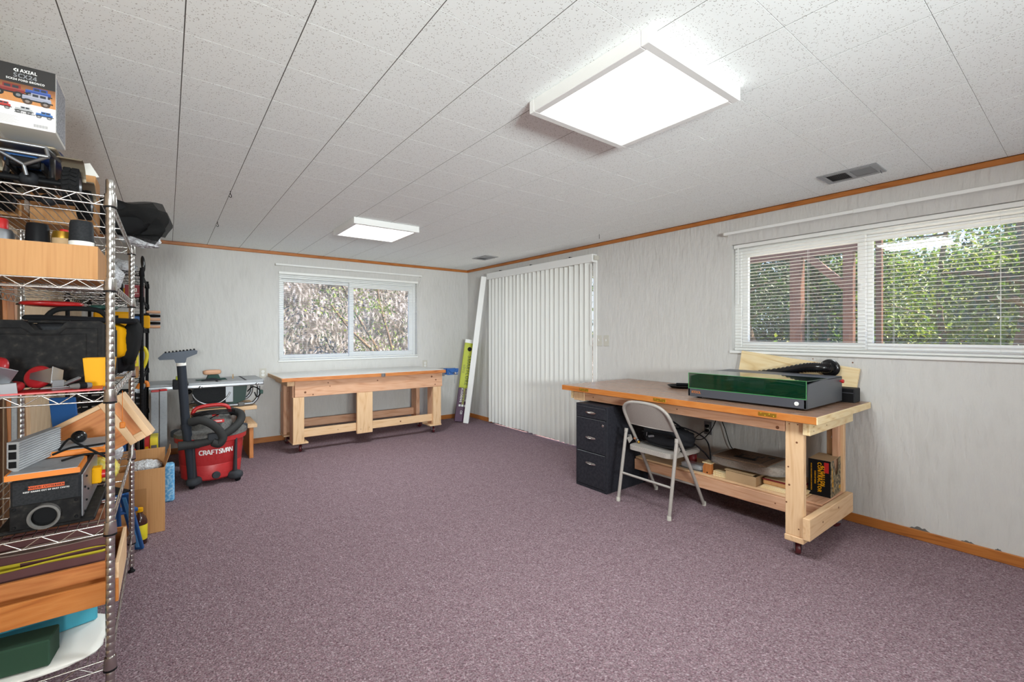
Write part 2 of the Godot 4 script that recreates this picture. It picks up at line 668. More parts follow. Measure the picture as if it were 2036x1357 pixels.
func tile_image(sd: int) -> Image:
	var r := RandomNumberGenerator.new()
	r.seed = sd
	var n := 512
	var im := Image.create(n, n, false, Image.FORMAT_RGB8)
	im.fill(rgb(243, 247, 246))
	for k in 620:
		var x := r.randi_range(0, n - 1)
		var y := r.randi_range(0, n - 1)
		var q := r.randf_range(1.4, 3.4)
		var c := rgb(160, 158, 154).lerp(rgb(206, 205, 202), r.randf())
		for dy in range(-4, 5):
			for dx in range(-4, 5):
				if dx * dx + dy * dy <= q * q:
					im.set_pixel((x + dx + n) % n, (y + dy + n) % n, c)
	return im


# tileable flecks: random values, softened with their neighbours, put through a ramp
func fleck_image(n: int, sd: int, ramp: Array) -> Image:
	var r := RandomNumberGenerator.new()
	r.seed = sd
	var v := PackedFloat32Array()
	v.resize(n * n)
	for i in n * n:
		v[i] = r.randf()
	var g := Gradient.new()
	var offs := PackedFloat32Array()
	for i in ramp.size():
		offs.append(float(i) / (ramp.size() - 1))
	g.offsets = offs
	g.colors = PackedColorArray(ramp)
	var im := Image.create(n, n, false, Image.FORMAT_RGB8)
	for y in n:
		var y1 := ((y + 1) % n) * n
		var y0 := ((y + n - 1) % n) * n
		for x in n:
			var x1 := (x + 1) % n
			var x0 := (x + n - 1) % n
			var c := v[y * n + x] * 0.34 + (v[y * n + x1] + v[y1 + x] + v[y0 + x] + v[y * n + x0]) * 0.13 + v[y1 + x1] * 0.14
			im.set_pixel(x, y, g.sample(clampf((c - 0.5) * 1.7 + 0.5, 0, 1)))
	return im


# ---------------------------------------------------------------- the room
func span(x0: float, x1: float, y0: float, y1: float, z0: float, z1: float, b := 0.0) -> Array:
	return [box(absf(x1 - x0), absf(y1 - y0), absf(z1 - z0), maxf(b, 0.0003)), Vector3((x0 + x1) / 2, (y0 + y1) / 2, (z0 + z1) / 2)]


func block(parent: Node, called: String, m, x0: float, x1: float, y0: float, y1: float, z0: float, z1: float, b := 0.002) -> MeshInstance3D:
	var s := span(x0, x1, y0, y1, z0, z1, b)
	return part(parent, called, s[0], m, s[1])


func in_frame(p: Vector3, margin := 60.0) -> bool:
	var q := p - Vector3(0, 1.302, 0)
	var c := cos(0.6526)
	var s := sin(0.6526)
	var d := q.x * s - q.z * c
	if d < 0.15:
		return false
	var u := 1018 + 896.75 * (q.x * c + q.z * s) / d
	var v := 663.9 - 896.75 * q.y / d
	return u > -margin and u < 2036 + margin and v > -margin and v < 1357 + margin


func room() -> void:
	var t := 0.16
	var f := span(LEFT - t, RIGHT + t, -0.12, 0.0, BACK - t, REAR + t)
	structure("floor", f[0], "carpet", f[1], Vector3.ZERO, "mauve flecked cut-pile carpet")
	f = span(LEFT - t, RIGHT + t, CEIL + 0.0010, CEIL + 0.2, BACK - t, REAR + t)
	var ceil := structure("ceiling", f[0], "tile_gap", f[1], Vector3.ZERO, "white pinhole acoustic tile ceiling")
	var tx := 0.30949
	var tz := 0.3048
	var rest := []
	var count := 0
	for i in range(-3, 13):
		for j in range(-17, 14):
			var x0 := maxf(0.0445 + i * tx, LEFT) + 0.0017
			var x1 := minf(0.0445 + (i + 1) * tx, RIGHT) - 0.0017
			var z0 := maxf(-(1.8467 + (j + 1) * tz), BACK) + 0.0007
			var z1 := minf(-(1.8467 + j * tz), REAR) - 0.0007
			if x1 - x0 < 0.02 or z1 - z0 < 0.02:
				continue
			var b := span(x0, x1, CEIL, CEIL + 0.011, z0, z1, 0.0003)
			if in_frame(b[1], 40) and b[1].z < 0.2:
				part(ceil, "tile", b[0], "tile%d" % ((i * 7 + j * 5 + 100) % 4), b[1] - f[1])
				count += 1
			else:
				rest.append([b[0], b[1] - f[1]])
	var r := part(ceil, "tile_field", join(rest), "tile0")
	r.set_meta("kind", "stuff")
	print("ceiling tiles ", count)

	# right wall with the window (z -1.9 .. -0.06) and the sliding door (z -5.36 .. -3.42)
	var X0 := RIGHT
	var X1 := RIGHT + t
	structure("wall_right", join([
		span(X0, X1, 0, CEIL + 0.05, BACK - t, -5.36), span(X0, X1, 2.07, CEIL + 0.05, -5.36, -3.42), span(X0, X1, 0, CEIL + 0.05, -3.42, -1.893),
		span(X0, X1, 0, 1.145, -1.893, -0.055), span(X0, X1, 2.047, CEIL + 0.05, -1.893, -0.055), span(X0, X1, 0, CEIL + 0.05, -0.055, REAR + t)]), "wall")
	structure("wall_back", join([
		span(LEFT - t, 1.085, 0, CEIL + 0.05, BACK - t, BACK), span(2.9, RIGHT, 0, CEIL + 0.05, BACK - t, BACK),
		span(1.085, 2.9, 0, 0.975, BACK - t, BACK), span(1.085, 2.9, 2.047, CEIL + 0.05, BACK - t, BACK)]), "wall")
	f = span(LEFT - t, RIGHT, 0, CEIL + 0.05, REAR, REAR + t)
	structure("wall_rear", f[0], "wall", f[1])
	f = span(LEFT - t, LEFT, 0, CEIL + 0.05, BACK, REAR)
	var wl := structure("wall_left", f[0], "brown_wood_y", f[1], Vector3.ZERO, "wall of pale vertical wooden planks")
	var z := REAR - 0.004
	while z > BACK + 0.02:
		var w := minf(0.143, z - BACK)
		var b := span(LEFT, LEFT + 0.012, 0.0, CEIL - 0.001, z - w, z, 0.003)
		part(wl, "plank", b[0], "panelling_y", b[1] - f[1])
		z -= 0.147
	# crown and base trims of stained oak
	f = span(RIGHT - 0.016, RIGHT, CEIL - 0.037, CEIL - 0.0005, BACK, REAR, 0.005)
	structure("trim_1", f[0], "oak_z", f[1])
	f = span(LEFT, RIGHT - 0.016, CEIL - 0.037, CEIL - 0.0005, BACK, BACK + 0.016, 0.005)
	structure("trim_2", f[0], "oak_x", f[1])
	f = span(RIGHT - 0.013, RIGHT, 0, 0.062, -3.38, REAR, 0.003)
	structure("baseboard_right", join([f, span(RIGHT - 0.013, RIGHT, 0, 0.062, BACK, -5.40, 0.003)]), "oak_z")
	f = span(LEFT, RIGHT - 0.013, 0, 0.062, BACK, BACK + 0.013, 0.003)
	structure("baseboard_back", f[0], "oak_x", f[1])
	# unseen eave, added to keep the high sun off the right-hand glass
	f = span(X1 + 0.001, X1 + 0.93, 2.42, 2.5, BACK - 0.8, REAR + 0.4, 0.01)
	structure("roof_eave_added", f[0], "brown_wood_z", f[1])
	# patches of bare board where the plaster chipped above the baseboard
	for c in [[-0.70, 0.05, 0.022], [-0.485, 0.03, 0.012], [-0.36, 0.014, 0.012]]:
		var pts := []
		for k in 9:
			var u := -1.0 + 2.0 * k / 8
			pts.append(Vector2(c[1] * u, c[2] * (1 - u * u) * (0.8 + 0.3 * sin(k * 2.3))))
		part(get_node("wall_right"), "plaster_chip", prism(pts, 0.0012), "dusty_grey", Vector3(RIGHT - 0.0005, 0.061, c[0]), Vector3(0, -90, 0))


func blind(owner: Node3D, long: float, y0: float, y1: float, cords: Array, tilt: float, pitch: float) -> void:
	# built along x, facing +z; the owner is turned to its wall
	part(owner, "head_rail", box(long, 0.03, 0.028, 0.003), "slat", Vector3(0, y1 - 0.015, 0))
	part(owner, "bottom_rail", box(long - 0.01, 0.013, 0.026, 0.004), "slat", Vector3(0, y0 + 0.007, 0))
	var pts := []
	for k in 6:
		var u := -1.0 + 2.0 * k / 5
		pts.append(Vector2(u * 0.0125, 0.0010 * (1 - u * u)))
	for k in range(5, -1, -1):
		var u := -1.0 + 2.0 * k / 5
		pts.append(Vector2(u * 0.0125, 0.0010 * (1 - u * u) - 0.0006))
	var m := prism(pts, long - 0.012)
	var y := y0 + 0.03
	while y < y1 - 0.035:
		var s := part(owner, "slat", m, "slat", Vector3(0, y, 0))
		s.basis = Basis(Vector3.UP, PI / 2) * Basis(Vector3.BACK, deg_to_rad(tilt))
		y += pitch
	for c in cords:
		part(owner, "ladder_cord", join([[bar(Vector3(c, y0, 0.0135), Vector3(c, y1, 0.0135), 0.0007, 4), Vector3.ZERO], [bar(Vector3(c, y0, -0.0135), Vector3(c, y1, -0.0135), 0.0007, 4), Vector3.ZERO]]), "slat")


func sash(owner: Node, m: String, u0: float, u1: float, y0: float, y1: float, w: float, depth: float, at: Callable) -> void:
	# a rectangular frame with a pane; at(u, y, offset) gives the place
	for s in [[u0, u1, y0, y0 + w], [u0, u1, y1 - w, y1], [u0, u0 + w, y0 + w, y1 - w], [u1 - w, u1, y0 + w, y1 - w]]:
		var b: Array = at.call(s[0], s[1], s[2], s[3], depth)
		part(owner, "frame", b[0], m, b[1])
	var g: Array = at.call(u0 + w - 0.005, u1 - w + 0.005, y0 + w - 0.005, y1 - w + 0.005, 0.004)
	part(owner, "pane", g[0], "glass", g[1])


func window_right() -> void:
	var w := Node3D.new()
	w.name = "window_1"
	add_child(w)
	w.set_meta("kind", "structure")
	w.set_meta("label", "white vinyl sliding window over the laser desk")
	var at := func(x: float) -> Callable:
		return func(u0: float, u1: float, y0: float, y1: float, d: float) -> Array:
			return span(x - d / 2, x + d / 2, y0, y1, u0, u1, 0.003)
	for s in [[-1.893, -0.055, 1.145, 1.190], [-1.893, -0.055, 1.992, 2.047], [-1.893, -1.838, 1.190, 1.992], [-0.11, -0.055, 1.190, 1.992]]:
		var b := span(3.83, 3.93, s[2], s[3], s[0], s[1], 0.003)
		part(w, "frame", b[0], "vinyl", b[1])
	sash(w, "vinyl", -1.838, -0.995, 1.190, 1.992, 0.047, 0.036, at.call(3.862))
	sash(w, "vinyl", -1.01, -0.11, 1.190, 1.992, 0.045, 0.034, at.call(3.90))
	block(w, "latch", "vinyl", 3.834, 3.845, 1.60, 1.65, -1.03, -1.012)
	block(w, "window_sill", "white", 3.756, 3.83, 1.138, 1.160, -1.905, -0.04, 0.004)
	var b := thing("venetian_blind", "white venetian blind with open slats over the laser desk window", "blind", Vector3(3.806, 0, -0.974), -90)
	blind(b, 1.825, 1.166, 2.045, [-0.80, -0.36, 0.14, 0.62], -2.0, 0.0254)
	part(b, "tilt_wand", cyl(0.004, 0.47, 8), "slat", Vector3(-0.87, 1.78, 0.022))
	var r := thing("curtain_rod", "long white flat curtain rod above the laser desk window", "curtain rod", Vector3(3.71, 2.135, -0.9))
	part(r, "rod", box(0.008, 0.024, 2.06, 0.003), "white", Vector3(0, 0, 0))
	part(r, "rod_sleeve", box(0.012, 0.028, 0.22, 0.003), "white", Vector3(-0.001, 0, -0.02))
	for z in [-1.03, 1.03]:
		part(r, "bracket", box(0.064, 0.022, 0.012, 0.002), "grey_switch", Vector3(0.032, 0, z))


func window_back() -> void:
	var w := Node3D.new()
	w.name = "window_2"
	add_child(w)
	w.set_meta("kind", "structure")
	w.set_meta("label", "white vinyl sliding window over the plain workbench")
	var at := func(z: float) -> Callable:
		return func(u0: float, u1: float, y0: float, y1: float, d: float) -> Array:
			return span(u0, u1, y0, y1, z - d / 2, z + d / 2, 0.003)
	for s in [[1.085, 2.9, 0.975, 1.0], [1.085, 2.9, 1.985, 2.047], [1.085, 1.115, 1.0, 1.985], [2.865, 2.9, 1.0, 1.985]]:
		var b := span(s[0], s[1], s[2], s[3], BACK - 0.155, BACK - 0.05, 0.003)
		part(w, "frame", b[0], "vinyl", b[1])
	sash(w, "vinyl", 1.115, 1.99, 1.0, 1.985, 0.038, 0.036, at.call(BACK - 0.12))
	sash(w, "vinyl", 1.945, 2.865, 1.0, 1.985, 0.06, 0.036, at.call(BACK - 0.08))
	block(w, "window_sill", "white", 1.07, 2.915, 0.955, 0.978, BACK - 0.05, BACK + 0.015, 0.004)
	var b := thing("venetian_blind", "white venetian blind with open slats over the plain workbench", "blind", Vector3(1.99, 0, BACK + 0.02), 0)
	blind(b, 1.835, 0.985, 2.06, [-0.74, -0.24, 0.24, 0.72], -2.0, 0.0225)
	for k in 4:
		var pts := []
		for i in 7:
			pts.append(Vector3(0.93 + 0.012 * sin(i * 1.3 + k) + 0.008 * k, 2.10 - i * (0.036 + 0.006 * k), 0.022 + 0.004 * k))
		part(b, "pull_cord", tube(smooth_path(pts, 4), 0.0016, 5), "slat")
	var r := thing("curtain_rod", "white curtain rod above the plain workbench window", "curtain rod", Vector3(1.994, 2.14, BACK + 0.06))
	part(r, "rod", box(1.92, 0.022, 0.008, 0.003), "white")
	for x in [-0.955, 0.955]:
		part(r, "bracket", box(0.012, 0.022, 0.06, 0.002), "grey_switch", Vector3(x, 0, -0.03))


func sliding_door() -> void:
	var w := Node3D.new()
	w.name = "door_1"
	add_child(w)
	w.set_meta("kind", "structure")
	w.set_meta("label", "sliding glass patio door behind the vertical blind")
	var at := func(x: float) -> Callable:
		return func(u0: float, u1: float, y0: float, y1: float, d: float) -> Array:
			return span(x - d / 2, x + d / 2, y0, y1, u0, u1, 0.003)
	for s in [[-5.36, -3.42, 0.0, 0.035], [-5.36, -3.42, 2.03, 2.07], [-5.36, -5.32, 0.035, 2.03], [-3.46, -3.42, 0.035, 2.03]]:
		var b := span(3.80, 3.93, s[2], s[3], s[0], s[1], 0.003)
		part(w, "frame", b[0], "vinyl", b[1])
	sash(w, "vinyl", -5.32, -4.36, 0.035, 2.03, 0.07, 0.04, at.call(3.845))
	sash(w, "vinyl", -4.42, -3.46, 0.035, 2.03, 0.07, 0.04, at.call(3.90))
	block(w, "casing", "white", 3.762, 3.776, 0.0, 2.13, -3.44, -3.385, 0.003)
	var b := thing("vertical_blind", "closed white vertical blind hanging across the patio door", "blind", Vector3(3.70, 0, -4.41))
	block(b, "valance", "white", -0.008, 0.008, 2.088, 2.178, -1.03, 1.025, 0.004)
	for z in [-1.022, 1.017]:
		block(b, "valance_return", "white", 0.008, 0.073, 2.088, 2.178, z - 0.006, z + 0.006)
	block(b, "head_rail", "slat", 0.02, 0.06, 2.105, 2.145, -1.01, 1.0)
	for z in [-0.72, -0.05, 0.66]:
		block(b, "hanger_clip", "black", 0.0, 0.074, 2.176, 2.190, z - 0.012, z + 0.012)
	var pts := []
	for k in 8:
		var u := -1.0 + 2.0 * k / 7
		pts.append(Vector2(u * 0.0445, 0.013 * (1 - u * u)))
	for k in range(7, -1, -1):
		var u := -1.0 + 2.0 * k / 7
		pts.append(Vector2(u * 0.0445, 0.013 * (1 - u * u) - 0.001))
	var m := prism(pts, 2.075)
	for k in 23:
		var z := -0.962 + k * 0.0826
		var turn := -90 + 22 + 3 * sin(k * 1.7) + (6 if k in [5, 6, 10] else 0)
		var v := part(b, "vane", m, "vane", Vector3(0.03 + 0.003 * sin(k * 2.1), 1.06 + 0.006 * sin(k * 0.9) - (0.008 if k > 14 else 0.0), z))
		v.basis = Basis(Vector3.UP, deg_to_rad(turn)) * Basis(Vector3.RIGHT, -PI / 2)
	# the last vane stands nearly open
	var last := part(b, "vane", m, "vane", Vector3(0.035, 1.06, 0.93))
	last.basis = Basis(Vector3.UP, deg_to_rad(-66)) * Basis(Vector3.RIGHT, -PI / 2)
	part(b, "wand", cyl(0.005, 0.9, 8), "slat", Vector3(0.015, 1.62, 0.985))


func ceiling_fittings() -> void:
	var names := ["square white LED ceiling panel above the middle of the carpet", "square white LED ceiling panel nearer the back window", "added square white LED ceiling panel, unseen behind the camera, for fill light"]
	for k in 3:
		var p: Vector3 = PANELS[k]
		var t := thing("ceiling_light", names[k], "ceiling light", Vector3(p.x, CEIL, p.z), 0, "LED panels on the ceiling")
		for s in [[-0.3025, 0.3025, -0.3025, -0.27], [-0.3025, 0.3025, 0.27, 0.3025], [-0.3025, -0.27, -0.27, 0.27], [0.27, 0.3025, -0.27, 0.27]]:
			block(t, "frame", "white", s[0], s[1], -0.055, -0.0005, s[2], s[3], 0.002)
		part(t, "diffuser", box(0.541, 0.003, 0.541, 0.0005), "glow", Vector3(0, -0.051, 0))
		part(t, "back_plate", box(0.54, 0.004, 0.54, 0.0005), "white", Vector3(0, -0.004, 0))
	# air registers
	for v in [["long grey air register in the ceiling near the laser desk window", Vector3(3.384, CEIL, -0.95), 0.215, 0.305], ["grey air register in the ceiling by the patio door corner", Vector3(3.305, CEIL, -4.905), 0.205, 0.32]]:
		var t := thing("air_register", v[0], "air vent", v[1])
		var a: float = v[2] / 2
		var b: float = v[3] / 2
		for s in [[-a, a, -b, -b + 0.035], [-a, a, b - 0.035, b], [-a, -a + 0.035, -b + 0.035, b - 0.035], [a - 0.035, a, -b + 0.035, b - 0.035], [-a + 0.035, a - 0.035, -0.012, 0.012]]:
			block(t, "rim", "alu", s[0], s[1], -0.007, -0.0003, s[2], s[3], 0.002)
		part(t, "duct", box(v[2] - 0.06, 0.001, v[3] - 0.06, 0.0002), "black", Vector3(0, -0.0008, 0))
		for half in [-1, 1]:
			for k in 12:
				var z: float = half * (0.014 + (b - 0.049) * (k + 0.5) / 12.0)
				part(t, "louver", box(v[2] - 0.07, 0.0008, 0.007, 0.0002), "steel", Vector3(0, -0.0042, z), Vector3(-half * 40, 0, 0))
		part(t, "lever", bar(Vector3(0.05, -0.006, b - 0.02), Vector3(0.045, -0.028, b - 0.01), 0.0015, 6), "steel")
	# screw hooks
	for h in [["dark screw hook in the ceiling beside the shelving, nearer one", Vector3(0.35, CEIL, -3.70)], ["dark screw hook in the ceiling nearer the back wall", Vector3(0.355, CEIL, -4.78)], ["small dark screw eye in the ceiling by the patio door blind", Vector3(3.441, CEIL, -3.06)]]:
		var pts := [Vector3(0, 0, 0), Vector3(0, -0.022, 0)]
		for k in 9:
			var a := PI / 2 - k * PI * 1.45 / 8
			pts.append(Vector3(0.011 * cos(a), -0.033 + 0.011 * sin(a), 0))
		var mm := tube(smooth_path(pts, 3), 0.0022, 7)
		solo("ceiling_hook", h[0], "hook", mm, "black", h[1], Vector3(0, 40, 0))


func outlet(label: String, at: Vector3, turn: float, m := "grey_switch") -> Node3D:
	var t := thing("wall_outlet", label, "outlet", at, turn)
	part(t, "cover_plate", box(0.072, 0.116, 0.006, 0.002), m, Vector3(0, 0, 0.003))
	for y in [-0.02, 0.02]:
		var s := part(t, "socket", prism(disc(0.0165, 18), 0.004), "white", Vector3(0, y, 0.0075))
		for x in [-0.006, 0.006]:
			part(s, "slot", box(0.002, 0.008, 0.0008, 0.0001), "black", Vector3(x, 0.002, 0.0023))
	return t


func wall_fittings() -> void:
	for s in [["cream light switch beside the patio door casing", -3.356], ["cream light switch farther from the patio door", -3.254]]:
		var t := thing("light_switch", s[0], "light switch", Vector3(RIGHT, 1.226, s[1]), -90)
		part(t, "cover_plate", box(0.072, 0.118, 0.006, 0.002), "grey_switch", Vector3(0, 0, 0.003))
		part(t, "toggle", box(0.009, 0.022, 0.014, 0.002), "white", Vector3(0, 0.004, 0.011), Vector3(25, 0, 0))
	var o := outlet("grey wall outlet with two black plugs under the desk", Vector3(RIGHT, 0.475, -2.1), -90, "steel")
	for y in [-0.02, 0.02]:
		part(o, "plug", box(0.03, 0.024, 0.035, 0.006), "black", Vector3(0.004, y, 0.027))
	outlet("wall outlet between the table saw and the plain workbench", Vector3(0.908, 0.83, BACK), 0)
	outlet("wall outlet just above the far end of the plain workbench", Vector3(3.03, 0.85, BACK), 0)
	var st := part(get_node("wall_right"), "rod_bracket", box(0.05, 0.025, 0.012, 0.002), "grey_switch", Vector3(RIGHT - 0.025, 2.06, -5.66))
	st.rotation_degrees = Vector3(0, 15, 0)
	part(get_node("wall_right"), "rod_bracket", box(0.07, 0.05, 0.014, 0.002), "grey_switch", Vector3(RIGHT - 0.035, 2.135, -3.37))


# ---------------------------------------------------------------- outdoors
func leaf_mesh(l: float, w: float) -> ArrayMesh:
	var st := start()
	var p := [Vector3(0, 0, 0), Vector3(w / 2, 0.12 * l, l * 0.45), Vector3(0, 0.0, l), Vector3(-w / 2, 0.12 * l, l * 0.45)]
	face(st, [p[0], p[1], p[2]], Vector3(-0.3, 1, 0).normalized())
	face(st, [p[0], p[2], p[3]], Vector3(0.3, 1, 0).normalized())
	return st.commit()


func leaves(owner: Node, called: String, centres: Array, per: int, spread: float, size: float, m: String, r: RandomNumberGenerator, tints: Array) -> void:
	var mm := MultiMesh.new()
	mm.transform_format = MultiMesh.TRANSFORM_3D
	mm.use_colors = true
	mm.mesh = leaf_mesh(size, size * 0.55)
	mm.instance_count = centres.size() * per
	var n := 0
	for c in centres:
		for k in per:
			var d := Vector3(r.randfn(), r.randfn() * 0.8, r.randfn()) * spread
			var b := Basis.from_euler(Vector3(r.randf_range(-1.2, 1.2), r.randf_range(0, TAU), r.randf_range(-0.8, 0.8))).scaled(Vector3.ONE * r.randf_range(0.6, 1.3))
			mm.set_instance_transform(n, Transform3D(b, c + d))
			var t: Color = tints[r.randi() % tints.size()]
			mm.set_instance_color(n, t * r.randf_range(0.35, 0.62))
			n += 1
	var o := MultiMeshInstance3D.new()
	o.name = called
	o.multimesh = mm
	o.material_override = M[m]
	o.set_meta("kind", "stuff")
	owner.add_child(o, true)


func tree(label: String, at: Vector3, h: float, crown: float, low: float, per: int, size: float, tints: Array, sd: int, group: String, trunk := 0.14, bare := false) -> void:
	var r := RandomNumberGenerator.new()
	r.seed = sd
	var t := thing("tree", label, "tree", at, 0, group)
	var pts := []
	for k in 6:
		pts.append(Vector3(0.18 * sin(k * 1.1 + sd), h * 0.85 * k / 5, 0.15 * cos(k * 0.9 + sd)))
	var path := smooth_path(pts, 3)
	var n := path.size()
	part(t, "trunk", tube(path, func(i): return trunk * (1.0 - 0.75 * i / n), 8), "bark")
	var tips := []
	var list := []
	for k in 16:
		var f := r.randf_range(low, 1.0)
		var s: Vector3 = path[clampi(int(f * (n - 1)), 0, n - 1)]
		var a := r.randf_range(0, TAU)
		var len := crown * r.randf_range(0.45, 1.0) * (1.25 - f * 0.5)
		var e := s + Vector3(cos(a) * len, len * r.randf_range(0.1, 0.5), sin(a) * len)
		var mid := s.lerp(e, 0.5) + Vector3(0, r.randf_range(-0.1, 0.15) * len, 0)
		list.append([tube(smooth_path([s, mid, e], 3), func(i): return trunk * 0.32 * (1.0 - 0.13 * i), 5), Vector3.ZERO])
		tips.append_array([mid, mid.lerp(e, 0.5), e])
		for j in 2:
			tips.append(s.lerp(e, r.randf_range(0.4, 1.0)) + Vector3(r.randfn(), r.randfn() * 0.6, r.randfn()) * 0.25 * crown)
	part(t, "branches", join(list), "bark")
	if not bare:
		leaves(t, "crown", tips, per, crown * 0.2, size, "leaf", r, tints)


func yard() -> void:
	var m := mat("leaf", Color.WHITE, 0.55)
	m.vertex_color_use_as_albedo = true
	m.backlight_enabled = true
	m.backlight = Color(0.75, 0.85, 0.45)
	textured("bark", noise_tex(0.03, [rgb(70, 54, 42), rgb(104, 84, 66), rgb(128, 108, 88)], FastNoiseLite.FRACTAL_FBM, 4, 71), Vector3(4, 1, 4), 0.9)
	wood("redwood", rgb(74, 44, 32), rgb(92, 58, 42), rgb(104, 68, 50), 0.7, 12)
	m = textured("lawn", noise_tex(0.03, [rgb(64, 72, 36), rgb(88, 94, 48), rgb(108, 100, 64)], FastNoiseLite.FRACTAL_FBM, 4, 72), Vector3.ONE * 0.5, 0.95, true)
	m = textured("bank", noise_tex(0.02, [rgb(30, 25, 22), rgb(50, 42, 37), rgb(68, 60, 55), rgb(118, 114, 114), rgb(150, 147, 150)], FastNoiseLite.FRACTAL_FBM, 5, 73, 1024, FastNoiseLite.TYPE_SIMPLEX_SMOOTH, [0.2, 0.42, 0.54, 0.64, 0.85]), Vector3(0.8, 0.3, 0.8), 0.9, true)
	relief(m, tex.coarse, 6.0)
	var g := span(RIGHT + 0.161, 120, -0.3, -0.06, -60, 60)
	structure("ground_yard", g[0], "lawn", g[1])
	g = span(-30, RIGHT + 0.16, -0.3, -0.06, -60, BACK - 0.161)
	structure("ground_back", g[0], "lawn", g[1])
	textured("concrete", noise_tex(0.02, [rgb(176, 172, 164), rgb(190, 187, 180), rgb(200, 197, 190)], FastNoiseLite.FRACTAL_FBM, 4, 74), Vector3.ONE * 0.8, 0.9, true)
	g = span(RIGHT + 0.162, 6.6, -0.06, -0.02, -6.6, 3.4, 0.005)
	structure("pavement_patio_added", g[0], "concrete", g[1])  # unseen pale slab, added to bounce sunlight up onto the ceiling

	# the wooden porch frame outside the laser desk window
	var p := thing("porch_frame", "red-brown timber porch posts with a beam and a brace outside the window", "porch", Vector3(7.0, -0.06, 0))
	block(p, "post", "redwood_y", -0.07, 0.07, 0, 2.42, -2.66, -2.52, 0.006)
	block(p, "post", "redwood_y", -0.055, 0.055, 0, 2.42, -2.04, -1.93, 0.006)
	block(p, "beam", "redwood_z", -0.05, 0.05, 2.42, 2.62, -5.2, -1.75, 0.006)
	var br := part(p, "brace", box(0.09, 0.09, 0.76, 0.005), "redwood_z", Vector3(0, 2.2, -2.24), Vector3(46, 0, 0))
	br.name = "brace"
	block(p, "post", "redwood_y", 2.4, 2.5, 0, 3.4, -2.30, -2.22, 0.006)
	var s := thing("shed_roof", "low pale metal shed roof beyond the trees", "shed", Vector3(12.2, 0, 0.1))
	block(s, "roof_sheet", "white", -1.0, 1.0, 1.02, 1.06, -1.6, 1.2, 0.01)
	block(s, "fascia", "light_blue", -1.05, -1.0, 0.88, 1.05, -1.6, 1.2, 0.01)
	block(s, "wall", "dusty_grey", -0.9, 0.9, -0.06, 1.02, -1.5, 1.1, 0.01)

	var bright := [Color(0.30, 0.46, 0.07), Color(0.44, 0.56, 0.09), Color(0.20, 0.34, 0.07), Color(0.56, 0.56, 0.14)]
	var deep := [Color(0.07, 0.15, 0.06), Color(0.10, 0.19, 0.07), Color(0.05, 0.11, 0.06)]
	var grp := "trees seen through the laser desk window"
	tree("dark evergreen tree behind the porch posts, nearest the window edge", Vector3(11.5, -0.06, -6.0), 5.5, 1.7, 0.12, 95, 0.10, deep, 11, grp)
	tree("dark evergreen tree showing between the two porch posts", Vector3(12.5, -0.06, -4.2), 5.2, 1.5, 0.15, 95, 0.10, deep, 12, grp)
	tree("tree with a bare forked trunk low behind the left pane", Vector3(10.2, -0.06, -4.7), 4.2, 1.0, 0.45, 50, 0.08, deep, 13, grp)
	tree("bright green tree in sunlight just right of the window bar", Vector3(12.8, -0.06, -1.9), 6.0, 1.5, 0.1, 90, 0.10, bright, 14, grp, 0.07)
	tree("bright yellow-green tree in the middle of the right pane", Vector3(14.0, -0.06, 0.0), 6.0, 1.9, 0.1, 110, 0.11, bright, 15, grp, 0.07)
	tree("bushy green tree toward the edge of the right pane", Vector3(11.5, -0.06, 1.4), 4.6, 1.4, 0.1, 90, 0.10, bright, 16, grp)
	tree("dark leafy tree at the far edge of the right pane", Vector3(8.6, -0.06, -0.62), 5.0, 1.0, 0.4, 80, 0.08, deep, 17, grp, 0.24)
	tree("tall green tree filling in far behind the porch", Vector3(22.0, -0.06, -6.5), 7.5, 3.2, 0.08, 110, 0.18, bright, 18, grp)
	tree("tall green tree far behind the window bar", Vector3(24.0, -0.06, -2.0), 6.5, 3.2, 0.06, 110, 0.18, bright, 19, grp)
	tree("broad green tree far behind the shed roof", Vector3(22.0, -0.06, 2.6), 6.5, 3.2, 0.06, 110, 0.18, bright, 20, grp)
	tree("leafy tree outside the patio door", Vector3(11.0, -0.06, -9.0), 6.0, 2.0, 0.1, 60, 0.12, bright, 21, grp)

	var far := ["far hedge tree seen low through the first pane", "far hedge tree seen low behind the porch post", "far hedge tree low beside the window bar", "far hedge tree low behind the sunlit tree", "far hedge tree low behind the shed roof", "far hedge tree low at the far edge of the pane"]
	for k in 6:
		tree(far[k], Vector3(17.0 + (k % 2) * 2.0, -0.06, -8.6 + 1.95 * k), 3.6, 2.3, 0.02, 150, 0.17, bright if k > 1 else deep, 40 + k, "hedge trees far beyond the yard")
	# the bank behind the house, with ivy and saplings
	var st := start()
	var nz := FastNoiseLite.new()
	nz.seed = 5
	nz.frequency = 0.9
	var P := func(i: int, j: int) -> Vector3:
		var x := -3.0 + 12.0 * i / 60
		var f := float(j) / 40
		return Vector3(x, -0.1 + 4.6 * f, -7.5 - 2.6 * f + 0.30 * nz.get_noise_2d(x * 1.6, f * 6.0) + 0.12 * nz.get_noise_2d(x * 6.0, f * 22.0))
	for i in 60:
		for j in 40:
			var q := [P.call(i, j), P.call(i + 1, j), P.call(i + 1, j + 1), P.call(i, j + 1)]
			for t in [[0, 2, 1], [0, 3, 2]]:
				for c in t:
					st.set_smooth_group(0)
					st.add_vertex(q[c])
	st.index()
	st.generate_normals()
	structure("hill_bank", st.commit(), "bank", Vector3.ZERO, Vector3.ZERO, "steep sunlit earth bank behind the back window")
	var r := RandomNumberGenerator.new()
	r.seed = 99
	var spots := []
	for k in 520:
		var i := r.randi_range(14, 48)
		var j := r.randi_range(4, 36)
		spots.append(P.call(i, j) + Vector3(r.randfn() * 0.1, r.randfn() * 0.1, 0.05))
